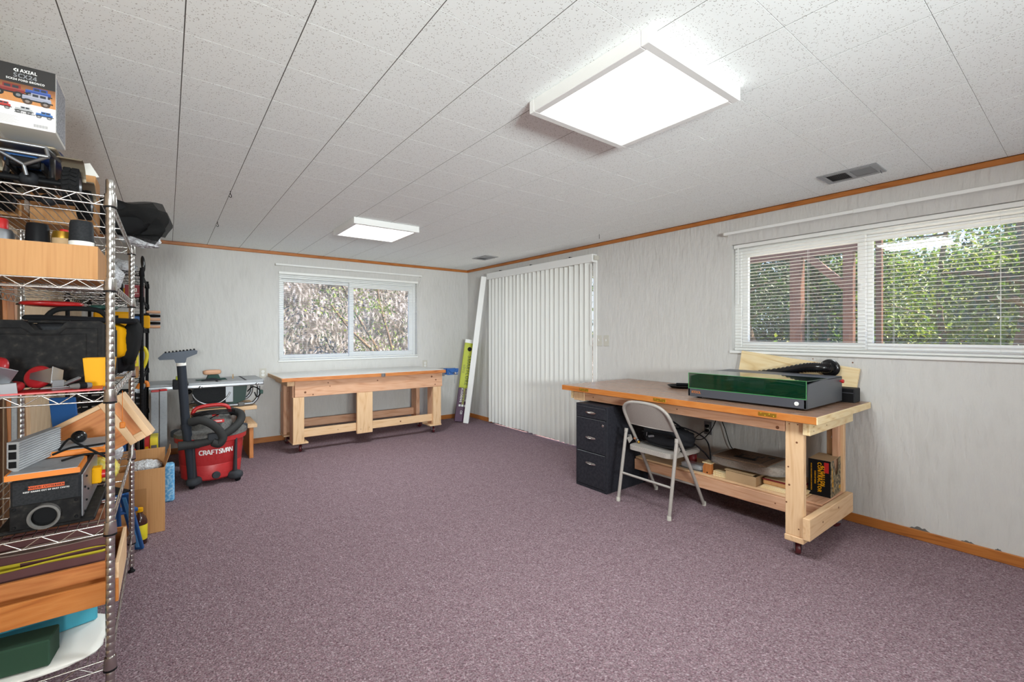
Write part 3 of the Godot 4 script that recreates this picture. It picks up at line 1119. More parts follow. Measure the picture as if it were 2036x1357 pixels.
	var ivy := Node3D.new()
	ivy.name = "ivy"
	add_child(ivy)
	tag(ivy, "ivy and weeds creeping over the bank outside the back window", "ivy", "", "stuff")
	leaves(ivy, "ivy_leaves", spots, 14, 0.10, 0.05, "leaf", r, [Color(0.12, 0.2, 0.08), Color(0.2, 0.3, 0.1), Color(0.32, 0.36, 0.2)])
	var k := 0
	for a in [[Vector3(3.2, 0.3, -7.6), Vector3(2.05, 2.4, -7.3), "pale slanting sapling in the right half of the back window"], [Vector3(3.05, 0.6, -7.5), Vector3(2.0, 1.75, -7.2), "thin bare branch crossing low in the back window"], [Vector3(3.25, 0.3, -7.7), Vector3(2.75, 2.6, -7.4), "steep sapling near the edge of the back window"]]:
		var t := thing("sapling", a[2], "sapling", a[0], 0, "saplings outside the back window")
		var d: Vector3 = a[1] - a[0]
		var path := smooth_path([Vector3.ZERO, d * 0.33 + Vector3(0.05, 0, 0), d * 0.66 + Vector3(-0.04, 0.02, 0), d], 4)
		part(t, "stem", tube(path, func(i): return 0.028 - 0.0012 * i, 6), "bark")
		var tips := []
		for i in 9:
			tips.append(d * r.randf_range(0.3, 1.0) + Vector3(r.randfn() * 0.22, r.randfn() * 0.15, r.randfn() * 0.1))
		for i in 6:
			part(t, "twig", bar(d * (0.3 + 0.1 * i), tips[i], 0.004, 5), "bark")
		leaves(t, "foliage", tips, 26, 0.10, 0.06, "leaf", r, bright)
		k += 1


# ---------------------------------------------------------------- the desk with the laser
func caster(owner: Node, at: Vector3, turn: float, wheel: String, r := 0.037) -> void:
	var c := Node3D.new()
	c.name = "caster"
	owner.add_child(c, true)
	c.position = at
	c.rotation_degrees.y = turn
	part(c, "wheel", lathe([[0, -0.014], [r * 0.5, -0.014], [r * 0.9, -0.013], [r, -0.007], [r, 0.007], [r * 0.9, 0.013], [r * 0.5, 0.014], [0, 0.014]], 22), wheel, Vector3(0.018, r, 0), Vector3(90, 0, 0))
	part(c, "fork", join([span(-0.012, 0.026, r * 0.8, 2 * r + 0.012, -0.019, -0.0165, 0.0008), span(-0.012, 0.026, r * 0.8, 2 * r + 0.012, 0.0165, 0.019, 0.0008), span(-0.02, 0.02, 2 * r + 0.010, 2 * r + 0.014, -0.019, 0.019, 0.001)]), "zinc")
	part(c, "mount_plate", box(0.062, 0.003, 0.05, 0.001), "zinc", Vector3(0, 2 * r + 0.0165, 0))
	part(c, "axle", cyl(0.005, 0.046, 10), "zinc", Vector3(0.018, r, 0), Vector3(90, 0, 0))


func knots(owner: Node, spots: Array, turn: Vector3) -> void:
	for s in spots:
		part(owner, "knot", cyl(s[1], 0.0012, 10, 0.0002), "knot", s[0], turn)


func desk() -> void:
	var t := thing("work_desk", "long wooden work desk on casters along the window wall carrying the laser cutter", "desk", Vector3(2.833, 0, -0.95))
	# local x into the wall, local -z away from the camera
	var W := 0.932
	var L := 2.01
	block(t, "tabletop", "walnut_top_z", 0.003, W, 0.800, 0.841, -L, -0.003, 0.003)
	block(t, "edge_band", "honey_z", -0.004, 0.003, 0.799, 0.841, -L, 0.0, 0.0015)
	block(t, "edge_band", "pale_x", -0.004, W, 0.799, 0.8405, -0.003, 0.004, 0.0015)
	for z in [-0.257, -0.995, -1.74]:
		var l := block(t, "latch_plate", "brass", -0.0055, -0.003, 0.809, 0.832, z - 0.052, z + 0.052, 0.0008)
		for k in 4:
			part(l, "rivet", cyl(0.0025, 0.002, 8, 0.0004), "lemon", Vector3(-0.0015, (-0.005 if k % 2 else 0.005), -0.036 + 0.024 * k), Vector3(0, 0, 90))
	for g in [[-0.09, 0.067], [-1.835, 0.30]]:
		var z: float = g[0]
		# two boards make each leg
		for x in [g[1], 0.727]:
			block(t, "leg", "pine_y", x, x + 0.04, 0.124, 0.799, z - 0.097, z, 0.003)
		block(t, "leg_cleat", "fir_y", g[1] + 0.04, g[1] + 0.078, 0.124, 0.799, z - 0.055, z - 0.018, 0.003)
		block(t, "leg_cleat", "fir_y", 0.689, 0.727, 0.124, 0.799, z - 0.055, z - 0.018, 0.003)
		block(t, "foot_plate", "pine_x", g[1] - 0.007, 0.772, 0.089, 0.124, z - 0.1, z + 0.002, 0.004)
	block(t, "end_rail", "pine_x", 0.045, 0.772, 0.125, 0.25, -0.088, -0.05, 0.003)
	block(t, "end_rail", "pine_x", 0.30, 0.772, 0.125, 0.25, -1.97, -1.933, 0.003)
	block(t, "end_apron", "pale_x", 0.045, 0.772, 0.722, 0.799, -0.088, -0.05, 0.003)
	block(t, "end_apron", "pale_x", 0.069, 0.772, 0.722, 0.799, -1.97, -1.933, 0.003)
	block(t, "corner_block", "pine_y", 0.065, 0.15, 0.712, 0.799, -1.93, -1.80, 0.003)
	block(t, "apron", "fir_z", 0.069, 0.107, 0.722, 0.799, -1.80, -0.19, 0.003)
	block(t, "apron", "fir_z", 0.735, 0.772, 0.722, 0.799, -1.80, -0.19, 0.003)
	block(t, "long_rail", "fir_z", 0.330, 0.368, 0.150, 0.238, -1.47, -0.09, 0.003)
	block(t, "long_rail", "fir_z", 0.69, 0.727, 0.150, 0.238, -1.47, -0.09, 0.003)
	block(t, "shelf_board", "pine_z", 0.345, 0.725, 0.240, 0.255, -1.47, -0.20, 0.002)
	block(t, "shelf_board", "fir_x", 0.36, 0.725, 0.240, 0.254, -0.196, -0.092, 0.002)
	for c in [[0.112, -0.135, 30.0], [0.77, -0.135, 150.0], [0.36, -1.88, 20.0], [0.77, -1.88, 160.0]]:
		caster(t, Vector3(c[0], 0, c[1]), c[2], "wheel_maroon", 0.0345)
	knots(t, [[Vector3(0.0665, 0.67, -0.125), 0.006], [Vector3(0.0665, 0.52, -0.17), 0.005], [Vector3(0.0665, 0.415, -0.165), 0.006], [Vector3(0.0665, 0.31, -0.18), 0.005], [Vector3(0.0665, 0.17, -0.115), 0.004], [Vector3(0.0665, 0.775, -0.12), 0.004], [Vector3(0.0665, 0.773, -0.165), 0.004], [Vector3(0.0685, 0.74, -0.23), 0.010], [Vector3(0.0685, 0.76, -0.9), 0.005], [Vector3(0.0685, 0.755, -1.7), 0.006], [Vector3(0.3295, 0.19, -0.35), 0.005], [Vector3(0.3295, 0.20, -1.1), 0.006]], Vector3(0, 0, 90))
	knots(t, [[Vector3(0.24, 0.19, -0.0495), 0.006], [Vector3(0.5, 0.215, -0.0495), 0.007], [Vector3(0.1, 0.77, -0.0495), 0.003], [Vector3(0.1, 0.745, -0.0495), 0.003], [Vector3(0.3, 0.755, -0.0495), 0.004]], Vector3(90, 0, 0))
	var g := part(t, "price_tag", box(0.001, 0.075, 0.032, 0.0002), "paper", Vector3(0.726, 0.63, -0.135), Vector3(18, 0, 0))
	part(g, "lettering", words("684", 0.012), "black", Vector3(-0.0008, 0.02, 0.0), Vector3(0, -90, 90))
	part(g, "lettering", words("113", 0.012), "black", Vector3(-0.0008, -0.018, 0.0), Vector3(0, -90, 90))


func desk_top_things() -> void:
	var y := 0.8415
	# laser cutter: local x = depth from its front, local z from its near end away
	var t := thing("laser_cutter", "grey desktop laser cutter with a green see-through lid on the desk", "laser cutter", Vector3(2.997, y, -1.06))
	var L := 0.76
	var D := 0.60
	for z in [-0.06, -L + 0.06]:
		for x in [0.05, D - 0.05]:
			part(t, "foot", cyl(0.016, 0.012, 14), "black", Vector3(x, 0.006, z))
	block(t, "front_band", "laser_band", 0.0, 0.012, 0.012, 0.068, -L, 0.0, 0.002)
	block(t, "floor_pan", "black", 0.012, D, 0.012, 0.024, -L + 0.01, -0.01, 0.001)
	var side := [Vector2(0.0, 0.012), Vector2(D, 0.012), Vector2(D, 0.172), Vector2(0.24, 0.172), Vector2(0.03, 0.155), Vector2(0.012, 0.068), Vector2(0.0, 0.068)]
	for z in [-0.006, -L + 0.006]:
		part(t, "side_wall", prism(side, 0.012), "laser_grey", Vector3(0, 0, z))
	block(t, "rear_wall", "laser_grey", D - 0.012, D, 0.012, 0.172, -L + 0.012, -0.012, 0.002)
	block(t, "top_cover", "laser_grey", 0.34, D, 0.165, 0.176, -L, 0.0, 0.003)
	# the lid: clear green sheets on the front and the top
	block(t, "lid_front", "green_acrylic", 0.003, 0.009, 0.071, 0.178, -L, 0.0, 0.0015)
	block(t, "lid_top", "green_acrylic", 0.009, 0.338, 0.172, 0.178, -L, 0.0, 0.0015)
	block(t, "lid_edge", "lid_green", 0.0, 0.007, 0.068, 0.0715, -L, 0.0, 0.0008)
	block(t, "lid_edge", "lid_green", 0.001, 0.005, 0.1765, 0.179, -L, 0.0, 0.0008)
	for z in [-0.0015, -L + 0.0015]:
		block(t, "lid_edge", "lid_green", 0.001, 0.0045, 0.071, 0.178, z - 0.0015, z + 0.0015, 0.0005)
	# inside: gantry, laser head, slatted bed
	block(t, "gantry", "black", 0.10, 0.14, 0.10, 0.135, -L + 0.02, -0.02, 0.003)
	block(t, "laser_head", "laser_grey", 0.07, 0.17, 0.07, 0.16, -0.36, -0.27, 0.004)
	block(t, "work_piece", "lime", 0.05, 0.12, 0.04, 0.06, -0.34, -0.22, 0.002)
	for k in 12:
		block(t, "bed_slat", "steel", 0.03, D - 0.04, 0.025, 0.036, -L + 0.05 + k * 0.056, -L + 0.053 + k * 0.056, 0.0004)
	part(t, "cable", tube(smooth_path([Vector3(0.12, 0.14, -0.05), Vector3(0.1, 0.158, -0.25), Vector3(0.11, 0.15, -0.45), Vector3(0.13, 0.1, -0.7)], 6), 0.004, 6), "zinc")
	part(t, "lettering", words("XTOOL", 0.017, 0.0008, false), "orange", Vector3(-0.0008, 0.043, -L + 0.062), Vector3(0, -90, 0))
	var b := part(t, "power_button", cyl(0.0125, 0.006, 24), "white", Vector3(-0.002, 0.040, -0.052), Vector3(0, 0, 90))
	part(b, "symbol", tube([Vector3(0.006, 0.0035, 0), Vector3(0, 0.0035, 0.006), Vector3(-0.006, 0.0035, 0), Vector3(0, 0.0035, -0.006)], 0.0006, 5), "steel")
	var k := part(t, "stop_button", lathe([[0, 0], [0.006, 0], [0.006, 0.008], [0.012, 0.010], [0.013, 0.018], [0.010, 0.023], [0, 0.024]], 18), "red", Vector3(0.56, 0.145, 0.0), Vector3(90, 0, 0))
	k.set_meta("label", "red emergency stop knob")

	# pine board propped behind, with the exhaust hose flanged to it
	t = thing("pine_board", "knotty pine board propped between the laser cutter and the wall", "board", Vector3(3.743, 1.008, -1.41))
	part(t, "board", box(0.02, 0.212, 0.80, 0.002), "pale_z", Vector3(0, 0, 0), Vector3(7.2, 0, -3))
	knots(t, [[Vector3(-0.0065, 0.07, -0.12), 0.010], [Vector3(-0.0067, 0.063, -0.14), 0.007], [Vector3(-0.0045, 0.11, 0.13), 0.004], [Vector3(-0.006, 0.085, 0.14), 0.003], [Vector3(-0.005, 0.095, 0.37), 0.005], [Vector3(-0.009, 0.02, -0.3), 0.004]], Vector3(0, 0, 87))
	t = thing("exhaust_hose", "ribbed black exhaust hose bending from a round flange behind the laser cutter", "hose", Vector3(3.70, 1.06, -1.165))
	part(t, "flange", lathe([[0, -0.004], [0.062, -0.004], [0.062, 0.002], [0.05, 0.005], [0.042, 0.014], [0, 0.014]], 28), "black_gloss", Vector3(0.008, 0, 0), Vector3(0, 0, 90))
	var path := smooth_path([Vector3(0, 0.002, 0), Vector3(-0.04, 0.003, -0.01), Vector3(-0.062, 0.003, -0.05), Vector3(-0.058, -0.005, -0.14), Vector3(-0.048, -0.045, -0.30), Vector3(-0.045, -0.08, -0.48)], 22)
	part(t, "duct", tube(path, func(i): return 0.0345 - 0.00005 * i + (0.0035 if i % 4 < 2 else -0.0015), 20), "black_gloss")
	# speaker-like grey power box
	t = thing("power_box", "small grey rectangular power box beside the laser cutter", "power supply", Vector3(3.612, y, -0.995))
	block(t, "body", "charcoal", 0.003, 0.118, 0.0, 0.094, -0.105, 0.0, 0.004)
	block(t, "front_grille", "black", 0.0, 0.003, 0.006, 0.088, -0.099, -0.006, 0.001)
	block(t, "groove", "laser_band", -0.0006, 0.0, 0.062, 0.066, -0.099, -0.006, 0.0002)
	# tray with a torch
	t = thing("tray", "shallow black tray on the desk beside the laser cutter", "tray", Vector3(3.49, y, -2.18))
	part(t, "dish", lathe([[0, 0.0], [0.085, 0.0], [0.115, 0.018], [0.118, 0.020], [0.112, 0.020], [0.083, 0.004], [0, 0.004]], 28), "black")
	t = thing("flashlight", "small black torch with an orange end lying in the tray", "flashlight", Vector3(3.47, y + 0.022, -2.16), 35)
	part(t, "barrel", cyl(0.014, 0.10, 16), "black", Vector3(0, 0.006, 0), Vector3(90, 0, 0))
	part(t, "end_ring", lathe([[0, -0.012], [0.016, -0.012], [0.019, -0.008], [0.019, 0.008], [0.012, 0.012], [0, 0.008]], 20), "orange", Vector3(0, 0.006, 0.058), Vector3(90, 0, 0))


func desk_shelf_things() -> void:
	var y := 0.2555
	var t := thing("red_can", "red can standing on the desk shelf under the chair", "can", Vector3(3.335, y, -1.985))
	part(t, "body", lathe([[0, 0], [0.028, 0], [0.03, 0.003], [0.03, 0.082], [0.027, 0.088], [0, 0.088]], 22), "dark_red")
	part(t, "lid", cyl(0.024, 0.008, 20), "steel", Vector3(0, 0.092, 0))
	t = thing("clamshell_pack", "clear plastic clamshell pack lying on the desk shelf", "package", Vector3(3.265, y, -1.93))
	part(t, "blister", lump(Vector3(0.11, 0.04, 0.19), 5.0, 0.02, 4), "film", Vector3(0, 0.02, 0))
	part(t, "backing", box(0.12, 0.003, 0.2, 0.001), "dusty_grey", Vector3(0, 0.0015, 0))
	t = thing("jig_block", "small reddish wooden jig block at the shelf edge", "wood block", Vector3(3.222, y, -1.795))
	part(t, "block", prism([Vector2(-0.03, 0), Vector2(0.03, 0), Vector2(0.03, 0.05), Vector2(0.015, 0.075), Vector2(-0.03, 0.075)], 0.04), "orange_wood_y", Vector3(0, 0, 0), Vector3(0, 80, 0))
	part(t, "top_strip", box(0.12, 0.008, 0.07, 0.001), "pale_x", Vector3(0.04, 0.079, 0.0))
	part(t, "slot", box(0.001, 0.01, 0.012, 0.0002), "black", Vector3(-0.021, 0.01, 0.005), Vector3(0, -10, 0))
	for k in 3:
		solo("pine_strip", ["pale thin pine strip at the bottom of three beside the open carton", "pale thin pine strip between two others beside the open carton", "pale thin pine strip topmost of three beside the open carton"][k], "wood strip", box(0.2, 0.010, 0.10, 0.001), "pale_x", Vector3(3.30 + 0.006 * k, y + 0.0055 + 0.0112 * k, -1.70 + 0.004 * k), Vector3(0, 4 - 5 * k, 0), "pine strips on the desk shelf")
	t = thing("open_carton", "open kraft cardboard carton facing out on the desk shelf", "carton", Vector3(3.185, y, -1.535))
	block(t, "front_flap", "kraft", -0.002, 0.002, 0.0, 0.066, -0.105, 0.105, 0.0006)
	block(t, "base", "kraft", 0.002, 0.24, 0.0, 0.004, -0.102, 0.102, 0.0006)
	for z in [-0.102, 0.102]:
		block(t, "side_wall", "kraft", 0.004, 0.24, 0.004, 0.066, z - 0.002, z + 0.002, 0.0006)
	part(t, "lid_flap", box(0.11, 0.003, 0.2, 0.0006), "kraft", Vector3(0.06, 0.0705, -0.02), Vector3(0, 0, 2))
	# wrapped package on top
	t = thing("bubble_wrapped_package", "package in clear bubble wrap lying on the open carton", "package", Vector3(3.365, y + 0.076, -1.535), 0)
	part(t, "package", lump(Vector3(0.30, 0.062, 0.47), 8.0, 0.004, 9, 40, 20), "kraft", Vector3(0, 0.042, 0))
	var w := part(t, "bubble_wrap", lump(Vector3(0.33, 0.080, 0.53), 5.0, 0.02, 3, 90, 44, 9.0), "bubble", Vector3(0, 0.042, 0))
	w.set_meta("label", "clear crinkled bubble wrap")
	t = thing("engraved_panel", "dark hardboard panel with burnt lettering on the wrapped package", "panel", Vector3(3.30, y + 0.164, -1.53), 0)
	part(t, "panel", box(0.315, 0.008, 0.365, 0.001), "hardboard", Vector3(0, 0, 0), Vector3(0, 0, 0.0))
	var lines := []
	for s in [[0.0, 0.13, 0.20, 0.006], [0.09, 0.115, 0.03, 0.05], [0.055, 0.07, 0.06, 0.012], [0.05, 0.03, 0.01, 0.07], [-0.02, 0.05, 0.12, 0.012], [-0.06, 0.0, 0.05, 0.15], [-0.03, -0.05, 0.10, 0.014], [0.03, -0.04, 0.012, 0.06], [-0.115, 0.02, 0.008, 0.26], [0.115, 0.02, 0.008, 0.10]]:
		lines.append([box(s[2], 0.0008, s[3], 0.0001), Vector3(s[0], 0.0043, s[1])])
	part(t, "engraving", join(lines), "burnt")
	# sheets and flat boxes nearer the leg
	for k in 3:
		solo("wood_sheet", ["pale plywood sheet lowest in the pile beside the leg", "pale plywood sheet in the middle of the pile beside the leg", "pale plywood sheet under the yellow folder beside the leg"][k], "wood sheet", box(0.28, 0.006, 0.25, 0.0008), "pale_z", Vector3(3.345 + 0.004 * k, y + 0.0035 + 0.0068 * k, -1.29 + 0.003 * k), Vector3(0, 1.5 * k, 0), "plywood sheets on the desk shelf")
	solo("flat_box", "flat tan cardboard box on the plywood sheets beside the leg", "box", box(0.24, 0.030, 0.23, 0.004), "card_x", Vector3(3.36, y + 0.0365, -1.295))
	solo("red_board", "thin dark red board on the flat tan box", "board", box(0.25, 0.006, 0.235, 0.001), "dark_red", Vector3(3.36, y + 0.055, -1.293))
	solo("white_sheet_pack", "pale cardboard sheet lying over the dark red board", "sheet", box(0.24, 0.004, 0.22, 0.001), "kraft", Vector3(3.365, y + 0.0605, -1.293))
	# contractor bag box
	t = thing("bag_carton", "black and yellow carton of contractor bags on the desk end", "carton", Vector3(3.345, 0.2555, -1.045), 3)
	var H := 0.232
	block(t, "front_face", "black", 0.0, 0.003, 0.0, H, -0.125, 0.0, 0.001)
	block(t, "back_face", "kraft", 0.215, 0.218, 0.0, H, -0.125, 0.0, 0.001)
	block(t, "top_face", "kraft", 0.003, 0.215, H - 0.003, H, -0.125, 0.0, 0.001)
	block(t, "base_face", "kraft", 0.003, 0.215, 0.0, 0.003, -0.125, 0.0, 0.001)
	block(t, "inner_face", "black", 0.003, 0.215, 0.003, H - 0.003, -0.125, -0.122, 0.001)
	# the near end has a torn dispensing hole
	var hole := [Vector2(0.0, 0.0), Vector2(0.218, 0.0), Vector2(0.218, H), Vector2(0.17, H), Vector2(0.165, 0.16), Vector2(0.15, 0.125), Vector2(0.12, 0.12), Vector2(0.095, 0.14), Vector2(0.085, 0.18), Vector2(0.06, H), Vector2(0, H)]
	part(t, "end_face", prism(hole, 0.003), "worn_carton", Vector3(0, 0, -0.0015))
	part(t, "rolled_bags", lump(Vector3(0.16, 0.17, 0.10), 3.0, 0.05, 6), "black", Vector3(0.115, 0.09, -0.065))
	part(t, "lettering", words("CONTRACTOR", 0.021), "yellow", Vector3(-0.0008, H / 2 + 0.005, -0.062), Vector3(0, -90, -90))
	part(t, "lettering", words("42 GALLON", 0.018), "yellow", Vector3(-0.0008, H / 2 + 0.015, -0.042), Vector3(0, -90, -90))
	part(t, "lettering", words("CLEAN-UP BAGS", 0.008), "yellow", Vector3(-0.0008, H / 2 + 0.0, -0.086), Vector3(0, -90, -90))
	part(t, "lettering", words("BOLSAS PARA ESCOMBROS DE CONTRATISTA", 0.006), "yellow", Vector3(-0.0008, H / 2, -0.107), Vector3(0, -90, -90))
	part(t, "red_label", box(0.0012, 0.066, 0.026, 0.0002), "red", Vector3(-0.0006, H - 0.045, -0.024))
	part(t, "lettering", words("CONTRACTOR", 0.013), "yellow", Vector3(0.028, H / 2 + 0.01, 0.0005), Vector3(0, 0, -90))
	part(t, "lettering", words("42 GALLON", 0.011), "yellow", Vector3(0.048, 0.07, 0.0005), Vector3(0, 0, -90))
	part(t, "count_mark", join([[words("32", 0.02), Vector3(0.19, 0.035, 0.0005)]]), "yellow")
	# cords from the outlet
	for c in [["thin black cord hanging from the desk back to the outlet", [Vector3(3.74, 0.72, -1.98), Vector3(3.73, 0.62, -1.99), Vector3(3.70, 0.50, -2.02), Vector3(3.66, 0.40, -2.08), Vector3(3.66, 0.385, -2.16), Vector3(3.70, 0.43, -2.13), Vector3(3.733, 0.455, -2.104)]], ["thin black cord looping down behind the desk shelf", [Vector3(3.74, 0.72, -1.93), Vector3(3.735, 0.6, -1.965), Vector3(3.735, 0.5, -1.93), Vector3(3.735, 0.36, -1.88), Vector3(3.72, 0.325, -1.80)]]]:
		solo("appliance_cable", c[0], "cable", tube(smooth_path(c[1], 6), 0.0035, 7), "black")


# ---------------------------------------------------------------- filing cabinet, chair, bag
func cabinet() -> void:
	var t := thing("filing_cabinet", "black three-drawer filing cabinet under the desk end", "filing cabinet", Vector3(2.815, 0, -2.43))
	block(t, "body", "cabinet_black", 0.012, 0.555, 0.0, 0.706, -0.34, 0.0, 0.004)
	block(t, "face_frame", "cabinet_black", 0.004, 0.012, 0.0, 0.022, -0.34, 0.0, 0.001)
	block(t, "face_frame", "cabinet_black", 0.004, 0.012, 0.688, 0.706, -0.34, 0.0, 0.001)
	for z in [-0.005, -0.335]:
		block(t, "face_frame", "cabinet_black", 0.004, 0.012, 0.022, 0.688, z - 0.005, z + 0.005, 0.001)
	var n := 0
	for d in [[0.024, 0.305], [0.311, 0.588], [0.594, 0.686]]:
		var y: float = (d[0] + d[1]) / 2
		var o := block(t, "drawer", "cabinet_black", 0.0, 0.012, d[0], d[1], -0.328, -0.012, 0.003)
		var hy: float = [0.05, -0.02, 0.0][n]
		part(o, "lip", box(0.002, 0.0016, 0.312, 0.0004), "steel", Vector3(-0.0062, (d[1] - d[0]) / 2 - 0.001, 0))
		var h := Node3D.new()
		h.name = "handle"
		o.add_child(h, true)
		h.position = Vector3(-0.006, hy, 0.0)
		var pts := []
		for k in 13:
			var u := -1.0 + 2.0 * k / 12
			pts.append(Vector2(u * 0.058, 0.009 * sqrt(maxf(0, 1 - u * u)) + 0.001))
		for k in range(12, -1, -1):
			var u := -1.0 + 2.0 * k / 12
			pts.append(Vector2(u * 0.058, -0.011 * sqrt(maxf(0, 1 - u * u)) - 0.001))
		part(h, "plate", prism(pts, 0.004), "chrome", Vector3.ZERO, Vector3(0, -90, 0))
		part(h, "grip", tube(smooth_path([Vector3(-0.001, 0.004, -0.04), Vector3(-0.014, -0.001, -0.02), Vector3(-0.016, -0.002, 0), Vector3(-0.014, -0.001, 0.02), Vector3(-0.001, 0.004, 0.04)], 4), 0.0045, 8), "chrome")
		if n == 1:
			var l := part(o, "lock", cyl(0.011, 0.006, 20), "chrome", Vector3(-0.008, 0.10, 0.135), Vector3(0, 0, 90))
			l.set_meta("label", "round chrome key lock")
		n += 1


func chair_and_bag() -> void:
	# local +x faces the desk; origin on the floor under the seat
	var t := thing("folding_chair", "beige steel folding chair pulled up to the desk with a bag on it", "chair", Vector3(2.785, 0, -2.06), -1.5)
	var r := 0.0125
	for s in [-1.0, 1.0]:
		part(t, "front_leg", tube(smooth_path([Vector3(0.45, 0.012, s * 0.215), Vector3(0.30, 0.28, s * 0.212), Vector3(0.155, 0.52, s * 0.208)], 5), r, 12), "chair_beige")
		part(t, "rear_leg", tube([Vector3(0.0, 0.012, s * 0.228), Vector3(0.092, 0.545, s * 0.226)], r, 12), "chair_beige")
		part(t, "leg_cap", lathe([[0, 0], [0.015, 0], [0.0155, 0.02], [0.0135, 0.03], [0, 0.03]], 14), "grey_switch", Vector3(0.0, 0, s * 0.228))
		part(t, "leg_cap", lathe([[0, 0], [0.015, 0], [0.0155, 0.02], [0.0135, 0.03], [0, 0.03]], 14), "grey_switch", Vector3(0.455, 0, s * 0.215))
		part(t, "hinge_plate", box(0.05, 0.05, 0.004, 0.001), "chair_beige", Vector3(0.12, 0.47, s * 0.214), Vector3(0, 0, 30))
		part(t, "pivot", cyl(0.008, 0.03, 12), "zinc", Vector3(0.105, 0.50, s * 0.218), Vector3(90, 0, 0))
		part(t, "leg_top_cap", cyl(0.0145, 0.03, 12), "chair_beige", Vector3(0.091, 0.54, s * 0.226), Vector3(0, 0, -10))
	# bent back tube, up and over
	var bow := []
	for p in [[0.155, 0.52, 0.208], [0.09, 0.62, 0.207], [0.035, 0.71, 0.2], [0.012, 0.755, 0.17], [0.0, 0.782, 0.11], [-0.004, 0.79, 0.0], [0.0, 0.782, -0.11], [0.012, 0.755, -0.17], [0.035, 0.71, -0.2], [0.09, 0.62, -0.207], [0.155, 0.52, -0.208]]:
		bow.append(Vector3(p[0], p[1], p[2]))
	part(t, "back_tube", tube(smooth_path(bow, 6), r, 12), "chair_beige")
	# curved backrest sheet between the tubes
	var st := start()
	st.set_smooth_group(0)
	var P := func(i: int, k: int) -> Vector3:
		var v := float(i) / 6
		var z := lerpf(-1, 1, float(k) / 12)
		var y := lerpf(0.598, 0.782 - 0.05 * pow(absf(z), 3.0), v)
		var x := lerpf(0.105, 0.004, (y - 0.598) / 0.184) - 0.022 * (1 - z * z)
		return Vector3(x, y, z * 0.2)
	for i in 6:
		for k in 12:
			var q := [P.call(i, k), P.call(i, k + 1), P.call(i + 1, k + 1), P.call(i + 1, k)]
			for tri in [[0, 1, 2], [0, 2, 3]]:
				for c in tri:
					st.set_smooth_group(0)
					st.add_vertex(q[c])
	st.index()
	st.generate_normals()
	part(t, "backrest", st.commit(), "chair_beige")
	part(t, "backrest_hem", tube(smooth_path([Vector3(0.105, 0.598, -0.2), Vector3(0.083, 0.598, 0), Vector3(0.105, 0.598, 0.2)], 6), 0.004, 8), "chair_beige")
	# seat pan, turned so that the outline lies flat
	var pan := []
	for p in round_rect(0.40, 0.40, 0.06, 6):
		pan.append(p)
	part(t, "seat", prism(pan, 0.03), "chair_beige", Vector3(0.265, 0.418, 0), Vector3(90, 0, 0))
	part(t, "seat_top", prism(round_rect(0.385, 0.385, 0.055, 6), 0.006), "chair_beige", Vector3(0.265, 0.435, 0), Vector3(90, 0, 0))
	part(t, "stretcher", bar(Vector3(0.037, 0.215, -0.227), Vector3(0.037, 0.215, 0.227), 0.009, 10), "chair_beige")
	part(t, "stretcher", bar(Vector3(0.375, 0.16, -0.213), Vector3(0.375, 0.16, 0.213), 0.008, 10), "chair_beige")
	# the bag
	var b := thing("sling_bag", "black sling bag lying on the folding chair seat", "bag", Vector3(3.045, 0.4385, -2.03), -4)
	part(b, "body", lump(Vector3(0.20, 0.15, 0.42), 2.8, 0.05, 12, 40, 22), "fabric_black", Vector3(0.02, 0.073, 0))
	part(b, "front_pocket", lump(Vector3(0.07, 0.10, 0.32), 3.0, 0.04, 14, 32, 18), "fabric_black", Vector3(-0.07, 0.06, 0.02))
	part(b, "base_piping", tube(smooth_path([Vector3(-0.085, 0.022, -0.17), Vector3(-0.11, 0.02, -0.05), Vector3(-0.112, 0.02, 0.08), Vector3(-0.085, 0.03, 0.19)], 6), 0.006, 8), "rubber")
	part(b, "zipper", tube(smooth_path([Vector3(-0.095, 0.1, -0.16), Vector3(-0.105, 0.108, 0), Vector3(-0.095, 0.1, 0.16)], 5), 0.003, 6), "black_gloss")
	part(b, "zip_pull", box(0.003, 0.03, 0.006, 0.001), "steel", Vector3(-0.108, 0.088, -0.1), Vector3(10, 0, 0))
	var bd := part(b, "badge", box(0.003, 0.015, 0.055, 0.001), "steel", Vector3(-0.106, 0.078, -0.06), Vector3(-14, 0, 12))
	bd.set_meta("label", "small silver name badge")
	part(b, "shoulder_strap", tube(smooth_path([Vector3(0.03, 0.13, -0.02), Vector3(0.01, 0.165, 0.06), Vector3(0.05, 0.15, 0.16), Vector3(0.10, 0.11, 0.23), Vector3(0.14, 0.05, 0.26), Vector3(0.15, -0.06, 0.27), Vector3(0.12, -0.02, 0.25), Vector3(0.06, 0.05, 0.2)], 6), 0.018, 10, 0.25), "fabric_black")
	part(b, "back_strap", tube(smooth_path([Vector3(-0.02, 0.15, -0.12), Vector3(0.02, 0.2, 0.0), Vector3(0.05, 0.14, 0.12)], 6), 0.016, 8, 0.25), "fabric_black")
	var kc := Node3D.new()
	kc.name = "key_charm"
	b.add_child(kc, true)
	kc.position = Vector3(-0.12, 0.02, -0.185)
	for k in 7:
		part(kc, "bead", lump(Vector3.ONE * 0.02, 2.0, 0.0, 1, 10, 6), ["brass", "steel", "brown_wood_y"][k % 3], Vector3(0.012 * sin(k * 2.3), 0.012 * (k % 3) - 0.006, 0.016 * cos(k * 1.9)))


